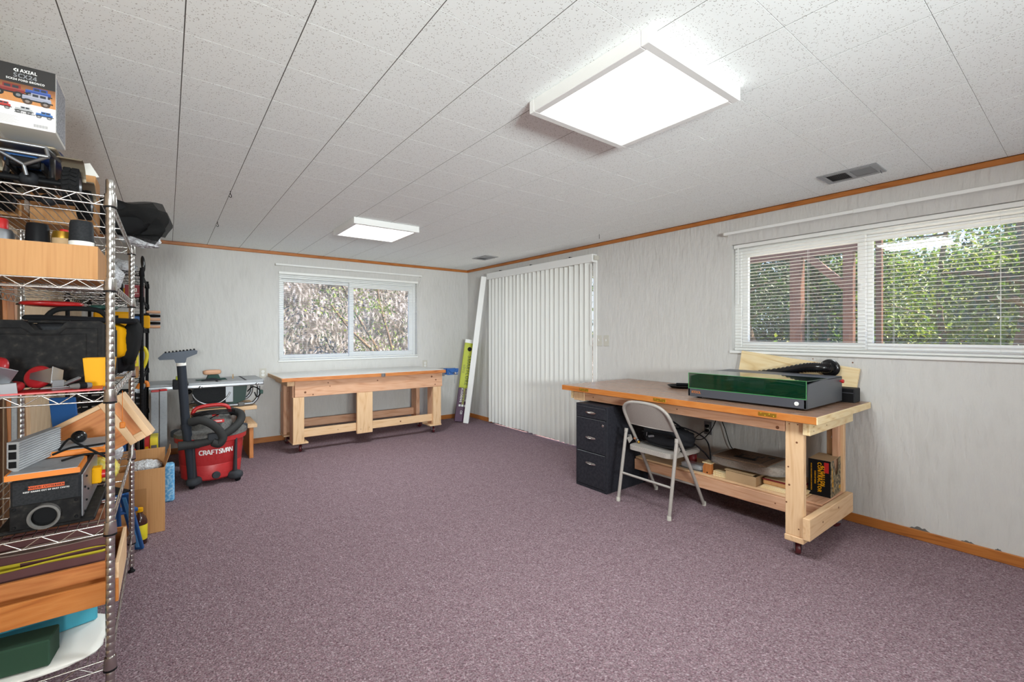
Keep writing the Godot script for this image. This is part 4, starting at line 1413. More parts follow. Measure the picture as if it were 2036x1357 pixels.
# ---------------------------------------------------------------- the plain bench under the back window
func back_bench() -> void:
	var t := thing("workbench", "plain pine workbench with a white top under the back window", "workbench", Vector3(0.958, 0, -6.06))
	# local x along the wall, local z from the wall into the room
	var L := 1.95
	var D := 0.82
	block(t, "tabletop", "bench_white", 0.006, L - 0.006, 0.824, 0.829, 0.004, D - 0.006, 0.001)
	block(t, "core", "pine_x", 0.006, L - 0.006, 0.789, 0.824, 0.004, D - 0.006, 0.001)
	block(t, "edge_strip", "orange_wood_x", 0.0, L, 0.789, 0.828, D - 0.006, D + 0.004, 0.0015)
	block(t, "edge_strip", "pine_z", -0.004, 0.006, 0.789, 0.828, 0.0, D - 0.006, 0.0015)
	block(t, "edge_strip", "pine_z", L - 0.006, L + 0.004, 0.789, 0.828, 0.0, D - 0.006, 0.0015)
	block(t, "apron", "fir_x", 0.135, 1.925, 0.610, 0.788, 0.735, 0.772, 0.003)
	block(t, "apron", "fir_x", 0.135, 1.925, 0.610, 0.788, 0.10, 0.137, 0.003)
	block(t, "end_apron", "pine_z", 0.06, 0.133, 0.735, 0.788, 0.10, 0.77, 0.003)
	block(t, "end_apron", "pine_z", 1.86, 1.90, 0.735, 0.788, 0.14, 0.733, 0.003)
	for x in [0.118, 1.796]:
		block(t, "front_leg", "pine_y", x, x + 0.113, 0.118, 0.609 if x < 1 else 0.609, 0.732, 0.770, 0.003)
		block(t, "front_leg", "fir_y", x, x + 0.038, 0.118, 0.734, 0.60, 0.731, 0.003)
		block(t, "back_leg", "fir_y", x, x + 0.113, 0.118, 0.609, 0.10, 0.138, 0.003)
		block(t, "back_leg", "fir_y", x, x + 0.038, 0.118, 0.734, 0.139, 0.26, 0.003)
		block(t, "foot_plate", "pine_z", x - 0.004 if x < 1 else x - 0.05, x + 0.155 if x < 1 else x + 0.116, 0.1, 0.118, 0.55, 0.775, 0.002)
		block(t, "foot_plate", "pine_z", x - 0.004, x + 0.155, 0.1, 0.118, 0.095, 0.30, 0.002)
	block(t, "centre_board", "pine_y", 0.805, 0.991, 0.128, 0.609, 0.735, 0.772, 0.003)
	block(t, "long_rail", "pine_x", 0.232, 1.80, 0.160, 0.25, 0.696, 0.731, 0.003)
	block(t, "long_rail", "fir_x", 0.232, 1.80, 0.170, 0.265, 0.139, 0.176, 0.003)
	for c in [[0.205, 0.71, 70.0], [1.835, 0.69, 250.0], [0.17, 0.22, 100.0], [1.84, 0.25, 280.0]]:
		caster(t, Vector3(c[0], 0, c[1]), c[2], "wheel_maroon", 0.0395)
	knots(t, [[Vector3(0.24, 0.66, 0.7725), 0.012], [Vector3(0.32, 0.63, 0.7725), 0.008], [Vector3(1.05, 0.74, 0.7725), 0.008], [Vector3(1.77, 0.745, 0.7725), 0.013], [Vector3(1.83, 0.70, 0.7725), 0.010], [Vector3(1.82, 0.64, 0.7725), 0.008], [Vector3(0.48, 0.75, 0.7725), 0.007], [Vector3(0.5, 0.71, 0.7725), 0.006], [Vector3(1.36, 0.205, 0.7315), 0.010], [Vector3(0.6, 0.20, 0.7315), 0.005], [Vector3(0.85, 0.18, 0.7725), 0.004], [Vector3(0.95, 0.19, 0.7725), 0.004]], Vector3(90, 0, 0))
	var l := block(t, "catch", "zinc", 1.075, 1.125, 0.785, 0.826, D + 0.004, D + 0.012, 0.001)
	part(l, "hook", box(0.014, 0.03, 0.006, 0.001), "zinc", Vector3(0.004, 0.002, 0.007))
	# vise clamped to the far end
	var v := thing("vise", "blue woodworking vise clamped on the far end of the plain workbench", "vise", Vector3(2.925, 0, -5.45))
	var face_pts := [Vector2(0.0, 0.83), Vector2(0.175, 0.83), Vector2(0.178, 0.82), Vector2(0.165, 0.745), Vector2(0.01, 0.745), Vector2(0.0, 0.755)]
	part(v, "rear_jaw", prism(face_pts, 0.02), "vise_blue", Vector3(0.07, -0.003, 0.0))
	part(v, "front_jaw", prism(face_pts, 0.016), "vise_blue", Vector3(0.075, -0.003, 0.075))
	for s in [-1.0, 1.0]:
		part(v, "jaw_rib", box(0.085, 0.010, 0.012, 0.003), "vise_blue", Vector3(0.162 + s * 0.038, 0.79, 0.088), Vector3(0, 0, s * 38))
		part(v, "guide_rod", cyl(0.007, 0.12, 12), "chrome", Vector3(0.162 + s * 0.06, 0.765, 0.04), Vector3(90, 0, 0))
	part(v, "mount", box(0.08, 0.06, 0.08, 0.004), "steel", Vector3(0.035, 0.755, -0.02))
	part(v, "screw", cyl(0.011, 0.2, 14), "chrome", Vector3(0.162, 0.768, 0.05), Vector3(90, 0, 0))
	part(v, "screw_head", lump(Vector3(0.03, 0.03, 0.035), 2.5, 0.0, 1, 16, 10), "chrome", Vector3(0.162, 0.768, 0.15))
	part(v, "handle", bar(Vector3(0.16, 0.79, 0.15), Vector3(0.152, 0.63, 0.15), 0.004, 8), "steel")


func leaning_things() -> void:
	# flooring carton leaning in the corner
	var t := thing("flooring_carton", "lime and purple flooring carton leaning in the corner", "carton", Vector3(3.435, 0, -5.755))
	t.basis = Basis(Vector3.UP, deg_to_rad(-24)) * Basis(Vector3.BACK, deg_to_rad(-8.5)) * Basis(Vector3.RIGHT, deg_to_rad(-4.5))
	block(t, "lower_panel", "purple", -0.09, 0.09, 0.004, 0.50, -0.03, 0.03, 0.003)
	block(t, "upper_panel", "lime", -0.09, 0.09, 0.50, 1.17, -0.03, 0.03, 0.003)
	block(t, "end_panel", "white", -0.09, 0.09, 1.17, 1.225, -0.03, 0.03, 0.003)
	part(t, "hand_hole", prism(disc(0.032), 0.002), "burnt", Vector3(-0.01, 1.08, 0.0305))
	part(t, "lettering", words("SMARTCORE", 0.055), "olive", Vector3(0.005, 0.76, 0.0306), Vector3(0, 0, -90))
	part(t, "lettering", words("ultra", 0.04, 0.0008, false, "Droid Serif"), "olive", Vector3(-0.055, 0.78, 0.0306), Vector3(0, 0, -90))
	part(t, "lettering", words("PREMIUM", 0.03), "white", Vector3(0.03, 0.40, 0.0306), Vector3(0, 0, -90))
	part(t, "lettering", words("WATERPROOF", 0.03), "lime", Vector3(-0.005, 0.37, 0.0306), Vector3(0, 0, -90))
	part(t, "lettering", words("FLOORING", 0.03), "white", Vector3(-0.04, 0.39, 0.0306), Vector3(0, 0, -90))
	for k in 3:
		part(t, "icon", box(0.03, 0.03, 0.001, 0.0002), "white", Vector3(-0.045 + 0.04 * k, 0.24, 0.0306))
	part(t, "lettering", words("CD", 0.03), "white", Vector3(-0.01, 0.14, 0.0306), Vector3(0, 0, -90))
	# long white mouldings leaning on the blind
	var foot := Vector3(3.425, 0.003, -5.585)
	var top := Vector3(3.655, 2.135, -5.455)
	var names := ["long white moulding leaning on the blind end, front one", "long white moulding leaning on the blind end, middle one", "long white moulding leaning on the blind end, rear one"]
	for k in 3:
		var o := solo("white_moulding", names[k], "moulding", box(0.075, 2.14 - 0.02 * k, 0.011, 0.002), "white", Vector3.ZERO, Vector3.ZERO, "white mouldings in the corner")
		var a := foot + Vector3(0.012, 0, -0.013) * k
		var b := top + Vector3(0.010, -0.01, -0.013) * k
		var up := (b - a).normalized()
		var out := Vector3(-0.62, 0, 0.78)
		out = (out - up * out.dot(up)).normalized()
		o.transform = Transform3D(Basis(up.cross(out), up, out), (a + b) / 2 + out * 0.0)


# ---------------------------------------------------------------- table saw on its wooden stand
func saw_corner() -> void:
	var t := thing("saw_stand", "stepped pine stand under the table saw", "stand", Vector3(0.44, 0, -5.62))
	block(t, "upper_plank", "pine_x", -0.30, 0.31, 0.508, 0.546, 0.02, 0.22, 0.003)
	block(t, "upper_plank", "pine_x", -0.30, 0.31, 0.508, 0.546, -0.30, -0.10, 0.003)
	block(t, "step_plank", "pine_z", 0.17, 0.31, 0.32, 0.358, -0.28, 0.24, 0.003)
	block(t, "side_board", "orange_wood_y", 0.24, 0.278, 0.0, 0.319, -0.26, 0.22, 0.003)
	block(t, "side_board", "pine_y", -0.28, -0.242, 0.0, 0.507, -0.26, 0.20, 0.003)
	block(t, "side_board", "pine_y", 0.17, 0.206, 0.359, 0.507, -0.26, 0.18, 0.003)
	t = thing("table_saw", "grey topped green table saw on the pine stand against the wall", "table saw", Vector3(0.48, 0.547, -5.68))
	block(t, "table", "alu", -0.32, 0.335, 0.215, 0.272, -0.28, 0.27, 0.006)
	block(t, "side_wing", "alu", -0.62, -0.33, 0.235, 0.265, -0.24, 0.22, 0.004)
	for x in [-0.08, 0.17]:
		block(t, "miter_slot", "black", x - 0.01, x + 0.01, 0.2715, 0.2726, -0.28, 0.27, 0.0002)
	block(t, "fence_rail", "zinc", -0.62, 0.33, 0.222, 0.25, 0.272, 0.286, 0.003)
	block(t, "fence_head", "charcoal", -0.44, -0.34, 0.22, 0.31, 0.20, 0.31, 0.006)
	part(t, "fence_lever", box(0.05, 0.02, 0.09, 0.004), "lime", Vector3(-0.39, 0.325, 0.25), Vector3(10, 0, 0))
	block(t, "insert_plate", "saw_green", -0.20, 0.02, 0.272, 0.278, -0.05, 0.10, 0.002)
	part(t, "riving_knife", prism([Vector2(-0.02, 0), Vector2(0.03, 0), Vector2(0.012, 0.05), Vector2(-0.005, 0.045)], 0.004), "kraft", Vector3(0.08, 0.272, 0.0), Vector3(0, 70, 0))
	part(t, "body", prism([Vector2(-0.27, 0.21), Vector2(0.2, 0.21), Vector2(0.18, 0.05), Vector2(0.10, 0.02), Vector2(-0.2, 0.02), Vector2(-0.27, 0.08)], 0.34), "saw_green", Vector3(0, 0, -0.04))
	part(t, "blade_housing", prism(disc(0.16, 28), 0.02), "charcoal", Vector3(-0.12, 0.14, 0.135))
	part(t, "tilt_arc", tube(arc(Vector3(-0.12, 0.2, 0.15), 0.17, PI * 1.1, PI * 1.9, 14), 0.008, 8), "zinc")
	block(t, "motor_plate", "steel", 0.0, 0.07, 0.04, 0.21, 0.13, 0.15, 0.003)
	for s in [-0.24, 0.24]:
		part(t, "stand_tube", tube(smooth_path([Vector3(-0.28, 0.02, s), Vector3(0.18, 0.02, s), Vector3(0.25, 0.04, s), Vector3(0.285, 0.1, s), Vector3(0.29, 0.2, s)], 6), 0.016, 12), "steel")
		part(t, "tube_clamp", box(0.06, 0.04, 0.05, 0.008), "dusty_grey", Vector3(0.13, 0.0215, s))
	for x in [-0.22, 0.27]:
		part(t, "bolt", lump(Vector3(0.03, 0.03, 0.02), 2.2, 0, 1, 12, 8), "zinc", Vector3(x, 0.226, 0.29))
	part(t, "crank", tube(smooth_path([Vector3(-0.29, 0.06, 0.2), Vector3(-0.35, 0.06, 0.22), Vector3(-0.35, 0.12, 0.22)], 4), 0.005, 8), "black")
	part(t, "knob", lump(Vector3(0.05, 0.05, 0.04), 2.0, 0, 1, 14, 8), "black", Vector3(-0.31, 0.18, 0.2))
	part(t, "cord", tube(smooth_path([Vector3(0.2, 0.14, 0.15), Vector3(0.24, 0.19, 0.2), Vector3(0.29, 0.17, 0.27), Vector3(0.3, 0.12, 0.28), Vector3(0.27, 0.09, 0.27), Vector3(0.25, 0.14, 0.26)], 6), 0.006, 8), "black")
	part(t, "plug", box(0.03, 0.04, 0.05, 0.004), "saw_green", Vector3(0.31, 0.14, 0.27))
	solo("miter_gauge", "green and grey miter gauge lying on the table saw", "miter gauge", join([[box(0.26, 0.008, 0.05, 0.002), Vector3(0, 0.004, 0)], [prism([Vector2(-0.06, 0), Vector2(0.06, 0), Vector2(0.045, 0.04), Vector2(-0.045, 0.04)], 0.04), Vector3(0.02, 0.008, 0)]]), "saw_green", Vector3(0.36, 0.8255, -5.62), Vector3(0, 12, 0))
	solo("push_block", "tan wooden push block on the table saw", "push block", lump(Vector3(0.16, 0.05, 0.06), 4.0, 0.04, 4), "fir_x", Vector3(0.37, 0.901, -5.62), Vector3(0, 12, 0))
	# aluminium straightedge beams stood on end
	for k in 2:
		var b := thing("aluminium_beam", ["grey aluminium beam with a red end cap standing by the black shelving", "second grey aluminium beam with a red cap just behind the first"][k], "beam", Vector3(-0.085 + 0.055 * k, 0, -5.02 - 0.05 * k), 10 * k, "aluminium beams")
		part(b, "beam", prism([Vector2(-0.026, -0.02), Vector2(0.026, -0.02), Vector2(0.026, -0.004), Vector2(0.02, -0.004), Vector2(0.02, 0.004), Vector2(0.026, 0.004), Vector2(0.026, 0.02), Vector2(-0.026, 0.02)], 0.79), "alu", Vector3(0, 0.397, 0), Vector3(90, 0, 0))
		part(b, "end_cap", box(0.055, 0.018, 0.044, 0.004), "red", Vector3(0, 0.80, 0))


func arc(c: Vector3, r: float, a0: float, a1: float, n: int) -> Array:
	var out := []
	for k in n + 1:
		var a := lerpf(a0, a1, float(k) / n)
		out.append(c + Vector3(cos(a) * r, sin(a) * r, 0))
	return out


func vacuum() -> void:
	var t := thing("shop_vacuum", "red shop vacuum with a dusty grey lid and black hose", "vacuum cleaner", Vector3(0.315, 0, -4.86))
	part(t, "drum", lathe([[0, 0.04], [0.205, 0.04], [0.222, 0.055], [0.232, 0.17], [0.229, 0.176], [0.233, 0.182], [0.246, 0.36], [0.268, 0.37], [0.272, 0.41], [0.0, 0.41]], 48), "vac_red")
	part(t, "lid", lathe([[0.262, 0.411], [0.275, 0.412], [0.272, 0.44], [0.235, 0.462], [0.2, 0.468], [0, 0.468]], 48), "vac_lid")
	for a in [-0.35, PI + 0.35, PI / 2]:
		part(t, "lid_latch", box(0.05, 0.06, 0.09, 0.008), "vac_grey", Vector3(cos(a) * 0.272, 0.425, sin(a) * 0.272), Vector3(0, -rad_to_deg(a), 0))
	# motor head
	part(t, "motor_head", lathe([[0, 0.466], [0.175, 0.466], [0.165, 0.50], [0.135, 0.585], [0.125, 0.60], [0, 0.605]], 10), "vac_lid", Vector3(0, 0, 0), Vector3(0, 18, 0))
	part(t, "name_plate", box(0.13, 0.03, 0.004, 0.002), "red", Vector3(0.02, 0.535, 0.152), Vector3(-22, 0, 0))
	part(t, "lettering", words("CRAFTSMAN", 0.012), "white", Vector3(0.02, 0.5355, 0.1547), Vector3(-22, 0, 0))
	part(t, "switch", box(0.05, 0.02, 0.01, 0.003), "red", Vector3(0.02, 0.585, 0.13), Vector3(-22, 0, 0))
	part(t, "handle", tube(smooth_path([Vector3(-0.14, 0.59, 0.02), Vector3(-0.12, 0.635, 0.02), Vector3(-0.05, 0.658, 0.02), Vector3(0.06, 0.66, 0.02), Vector3(0.12, 0.64, 0.02), Vector3(0.14, 0.59, 0.02)], 6), 0.016, 12), "red")
	for k in 4:
		part(t, "cord_loop", tube(smooth_path([Vector3(-0.15, 0.57 + 0.012 * k, 0.10), Vector3(-0.05, 0.60 + 0.01 * k, 0.15), Vector3(0.08, 0.595 + 0.012 * k, 0.145), Vector3(0.17, 0.58 + 0.01 * k, 0.07), Vector3(0.15, 0.55 + 0.01 * k, -0.02)], 6), 0.0045, 7), "black")
	part(t, "cord_tail", tube(smooth_path([Vector3(-0.15, 0.57, 0.1), Vector3(-0.17, 0.53, 0.12), Vector3(-0.12, 0.52, 0.15), Vector3(0.05, 0.60, 0.16)], 6), 0.0045, 7), "black")
	# lettering wrapped round the drum
	var st := start()
	var s := "CRAFTSMAN"
	for k in s.length():
		var a := PI / 2 + 0.13 - (k - 4.0) * 0.118 - 0.22
		var rr := 0.2425
		st.append_from(words(s[k], 0.040), 0, Transform3D(Basis(Vector3.UP, PI / 2 - a), Vector3(cos(a) * rr, 0.288, sin(a) * rr)))
	part(t, "lettering", st.commit(), "white")
	part(t, "drain_cap", lathe([[0, 0], [0.03, 0], [0.032, 0.01], [0.026, 0.024], [0, 0.024]], 20), "vac_grey", Vector3(0.02, 0.085, 0.222), Vector3(90, 0, 0))
	# caster feet with their uprights
	for a in [0.85, 2.15, -0.8, -2.3]:
		var c := Vector3(cos(a), 0, sin(a))
		var f := part(t, "caster_foot", lump(Vector3(0.13, 0.075, 0.10), 2.6, 0.02, 5, 24, 14), "vac_grey", c * 0.245 + Vector3(0, 0.055, 0), Vector3(0, -rad_to_deg(a), 0))
		part(f, "wheel", cyl(0.02, 0.03, 14), "black", Vector3(0.03, -0.035, 0), Vector3(90, 0, 0))
		part(t, "upright", tube([c * 0.245 + Vector3(0, 0.06, 0), c * 0.25 + Vector3(0, 0.22, 0), c * 0.258 + Vector3(0, 0.38, 0)], func(i): return 0.036 - 0.008 * i, 10, 0.5), "vac_grey")
	# wand stood in the foot
	part(t, "wand", tube([Vector3(-0.145, 0.07, 0.20), Vector3(-0.163, 0.30, 0.20), Vector3(-0.19, 0.52, 0.20)], 0.034, 20), "vac_wand")
	part(t, "wand_collar", tube([Vector3(-0.188, 0.50, 0.20), Vector3(-0.191, 0.545, 0.20)], 0.037, 20), "vac_wand")
	part(t, "wand", tube([Vector3(-0.19, 0.52, 0.20), Vector3(-0.223, 1.06, 0.20)], 0.0325, 20), "vac_wand")
	part(t, "wand_label", tube([Vector3(-0.2215, 1.035, 0.20), Vector3(-0.223, 1.06, 0.20)], 0.0335, 20), "paper")
	var n := part(t, "floor_nozzle", prism([Vector2(-0.15, 0.045), Vector2(-0.11, 0.085), Vector2(0.09, 0.105), Vector2(0.115, 0.095), Vector2(0.11, 0.07), Vector2(0.04, 0.04), Vector2(0.03, 0.0), Vector2(-0.035, 0.0), Vector2(-0.045, 0.03), Vector2(-0.14, 0.03)], 0.065), "nozzle", Vector3(-0.225, 1.06, 0.20), Vector3(0, 0, 1))
	for k in 9:
		part(n, "bristle_tooth", box(0.012, 0.012, 0.068, 0.002), "black", Vector3(-0.1 + 0.024 * k, 0.09 + 0.0022 * k, 0))
	# hose
	var path := smooth_path([Vector3(-0.17, 0.565, 0.24), Vector3(-0.08, 0.572, 0.27), Vector3(0.01, 0.51, 0.285), Vector3(0.062, 0.42, 0.29), Vector3(0.035, 0.365, 0.295), Vector3(-0.01, 0.385, 0.29)], 16)
	part(t, "hose", tube(path, func(i): return 0.033 + (0.0018 if i % 2 else -0.001), 16), "hose_black")
	path = smooth_path([Vector3(-0.235, 0.378, 0.262), Vector3(-0.12, 0.378, 0.262), Vector3(0.0, 0.40, 0.262), Vector3(0.12, 0.455, 0.24), Vector3(0.205, 0.52, 0.16), Vector3(0.215, 0.57, 0.05), Vector3(0.14, 0.59, -0.06)], 14)
	part(t, "hose", tube(path, func(i): return 0.0325 + (0.0018 if i % 2 else -0.001), 16), "hose_black")
	part(t, "hose_cuff", tube([Vector3(-0.245, 0.378, 0.262), Vector3(-0.19, 0.378, 0.262)], 0.036, 18), "hose_black")
	part(t, "hose_cuff", tube([Vector3(-0.135, 0.378, 0.262), Vector3(-0.10, 0.379, 0.262)], 0.0365, 18), "hose_black")


# ---------------------------------------------------------------- wire shelving
const RX0 := -0.57
const RX1 := -0.155
const RZ0 := -2.06
const RZ1 := -3.22
const SHELVES := [1.77, 1.482, 1.103, 0.652, 0.19]


func truss(a: Vector3, b: Vector3, drop: float, n: int, w: float) -> Array:
	var list := []
	var d := Vector3(0, -drop, 0)
	list.append([bar(a, b, w, 6), Vector3.ZERO])
	list.append([bar(a + d, b + d, w, 6), Vector3.ZERO])
	for k in n:
		var p := a.lerp(b, float(k) / n)
		var q := a.lerp(b, (k + 0.5) / n)
		var r := a.lerp(b, (k + 1.0) / n)
		list.append([bar(p, q + d, w * 0.7, 5), Vector3.ZERO])
		list.append([bar(q + d, r, w * 0.7, 5), Vector3.ZERO])
	return list


func wire_shelf(owner: Node, m: String, y: float, x0: float, x1: float, z0: float, z1: float) -> void:
	var s := Node3D.new()
	s.name = "shelf"
	owner.add_child(s, true)
	var w := 0.0028
	var n := int(absf(z1 - z0) / 0.085)
	part(s, "side_rail", join(truss(Vector3(x1, y, z0), Vector3(x1, y, z1), 0.03, n, w)), m)
	part(s, "side_rail", join(truss(Vector3(x0, y, z0), Vector3(x0, y, z1), 0.03, n, w)), m)
	part(s, "end_rail", join(truss(Vector3(x0, y, z0), Vector3(x1, y, z0), 0.03, 5, w)), m)
	part(s, "end_rail", join(truss(Vector3(x0, y, z1), Vector3(x1, y, z1), 0.03, 5, w)), m)
	var list := []
	var k := 1
	while x0 + k * 0.0254 < x1 - 0.01:
		list.append([bar(Vector3(x0 + k * 0.0254, y, z0), Vector3(x0 + k * 0.0254, y, z1), 0.0017, 5), Vector3.ZERO])
		k += 1
	for j in 3:
		var z := lerpf(z0, z1, (j + 1) / 4.0)
		list.append([bar(Vector3(x0, y - 0.004, z), Vector3(x1, y - 0.004, z), w, 6), Vector3.ZERO])
	part(s, "wire_deck", join(list), m)


func post_mesh(h: float) -> ArrayMesh:
	var pr := [[0, 0.03], [0.0125, 0.03]]
	var y := 0.045
	while y < h - 0.02:
		pr.append_array([[0.0125, y], [0.0122, y + 0.0006], [0.0122, y + 0.0016], [0.0125, y + 0.0022]])
		y += 0.0254
	pr.append_array([[0.0125, h - 0.002], [0.0115, h], [0, h]])
	return lathe(pr, 16)


func rack_frame(t: Node3D, m: String, h: float, ys: Array, x0: float, x1: float, z0: float, z1: float) -> void:
	var pm := post_mesh(h)
	var collar := lathe([[0.0125, -0.022], [0.0165, -0.022], [0.0185, -0.018], [0.016, 0.02], [0.0125, 0.02]], 16)
	var ring := lathe([[0.0125, -0.026], [0.0188, -0.026], [0.0188, -0.022], [0.0125, -0.022]], 16)
	for x in [x0, x1]:
		for z in [z0, z1]:
			part(t, "post", pm, m, Vector3(x, 0, z))
			part(t, "foot", lathe([[0, 0], [0.016, 0], [0.017, 0.006], [0.008, 0.014], [0.006, 0.03], [0, 0.03]], 14), "black", Vector3(x, 0, z))
			for y in ys:
				var c := part(t, "collar", collar, m, Vector3(x, y - 0.012, z))
				part(c, "sleeve_ring", ring, "black")
	for y in ys:
		wire_shelf(t, m, y, x0, x1, z0, z1)


func chrome_rack() -> void:
	var t := thing("wire_rack", "chrome wire shelving rack loaded with tools along the plank wall", "shelving")
	rack_frame(t, "chrome", 1.828, SHELVES, RX0, RX1, RZ0, RZ1)


func black_rack() -> void:
	var t := thing("wire_rack", "black wire shelving rack in the corner behind the chrome one", "shelving")
	rack_frame(t, "black", 1.822, [1.79, 1.585, 1.345, 0.95, 0.55, 0.15], -0.58, -0.16, -4.60, -5.78)


# ---------------------------------------------------------------- top shelf
func jeep_print() -> ImageTexture:
	var im := Image.create(512, 820, false, Image.FORMAT_RGB8)
	im.fill(rgb(226, 222, 222))
	im.fill_rect(Rect2i(0, 0, 512, 250), rgb(30, 27, 26))
	for y in range(250, 500):
		var f := (y - 250) / 250.0
		im.fill_rect(Rect2i(0, y, 512, 1), rgb(112, 66, 34).lerp(rgb(196, 132, 74), clampf(f * 1.6, 0, 1)))
	for k in 400:
		im.fill_rect(Rect2i((k * 97) % 512, 300 + (k * 53) % 195, 5, 2), rgb(150, 92, 48))
	var car := func(x: int, y: int, s: float, c: Color) -> void:
		var R := func(a: float, b: float, w: float, h: float, q: Color) -> void:
			im.fill_rect(Rect2i(x + int(a * s), y + int(b * s), maxi(1, int(w * s)), maxi(1, int(h * s))), q)
		R.call(0, 26, 100, 26, c)
		R.call(30, 4, 58, 24, c)
		R.call(2, 22, 96, 8, c.lightened(0.15))
		R.call(35, 9, 20, 14, rgb(40, 44, 52))
		R.call(61, 9, 20, 14, rgb(40, 44, 52))
		R.call(-4, 44, 110, 8, rgb(26, 26, 26))
		for wx in [18, 80]:
			for dy in range(-17, 18):
				var hw := sqrt(289.0 - dy * dy)
				R.call(wx - hw, 56 + dy, 2 * hw, 1.2, rgb(22, 22, 22))
			for dy in range(-8, 9):
				var hw := sqrt(64.0 - dy * dy)
				R.call(wx - hw, 56 + dy, 2 * hw, 1.2, rgb(120, 120, 122))
	car.call(6, 262, 2.5, rgb(126, 34, 28))
	car.call(262, 254, 2.1, rgb(34, 66, 142))
	car.call(236, 330, 2.4, rgb(150, 152, 168))
	car.call(6, 520, 1.4, rgb(176, 40, 36))
	car.call(180, 540, 1.4, rgb(170, 170, 172))
	car.call(348, 560, 1.4, rgb(40, 92, 160))
	for y in range(690, 800, 11):
		im.fill_rect(Rect2i(10, y, 150 + (y * 7) % 60, 3), rgb(160, 158, 158))
	for x in range(330, 450, 5):
		im.fill_rect(Rect2i(x, 752, 2 + (x * 3) % 3, 40), rgb(60, 60, 62))
	return ImageTexture.create_from_image(im)


func crawler_wheel(t: Node3D, at: Vector3) -> void:
	var w := part(t, "wheel", lathe([[0.03, -0.022], [0.05, -0.022], [0.055, -0.016], [0.055, 0.016], [0.05, 0.022], [0.03, 0.022]], 28), "rubber", at, Vector3(0, 0, 90))
	var lugs := []
	for k in 22:
		var a := TAU * k / 22
		for s in [-1.0, 1.0]:
			lugs.append([box(0.007, 0.017, 0.010, 0.001), Transform3D(Basis(Vector3.UP, -a) * Basis(Vector3.RIGHT, s * 0.4), Vector3(cos(a) * 0.057, s * 0.0105, sin(a) * 0.057))])
	part(w, "tread", join(lugs), "rubber")
	part(w, "rim", lathe([[0, -0.008], [0.028, -0.008], [0.031, -0.022], [0.033, -0.022], [0.033, 0.022], [0.031, 0.022], [0.026, 0.010], [0.008, 0.012], [0, 0.016]], 24), "steel")


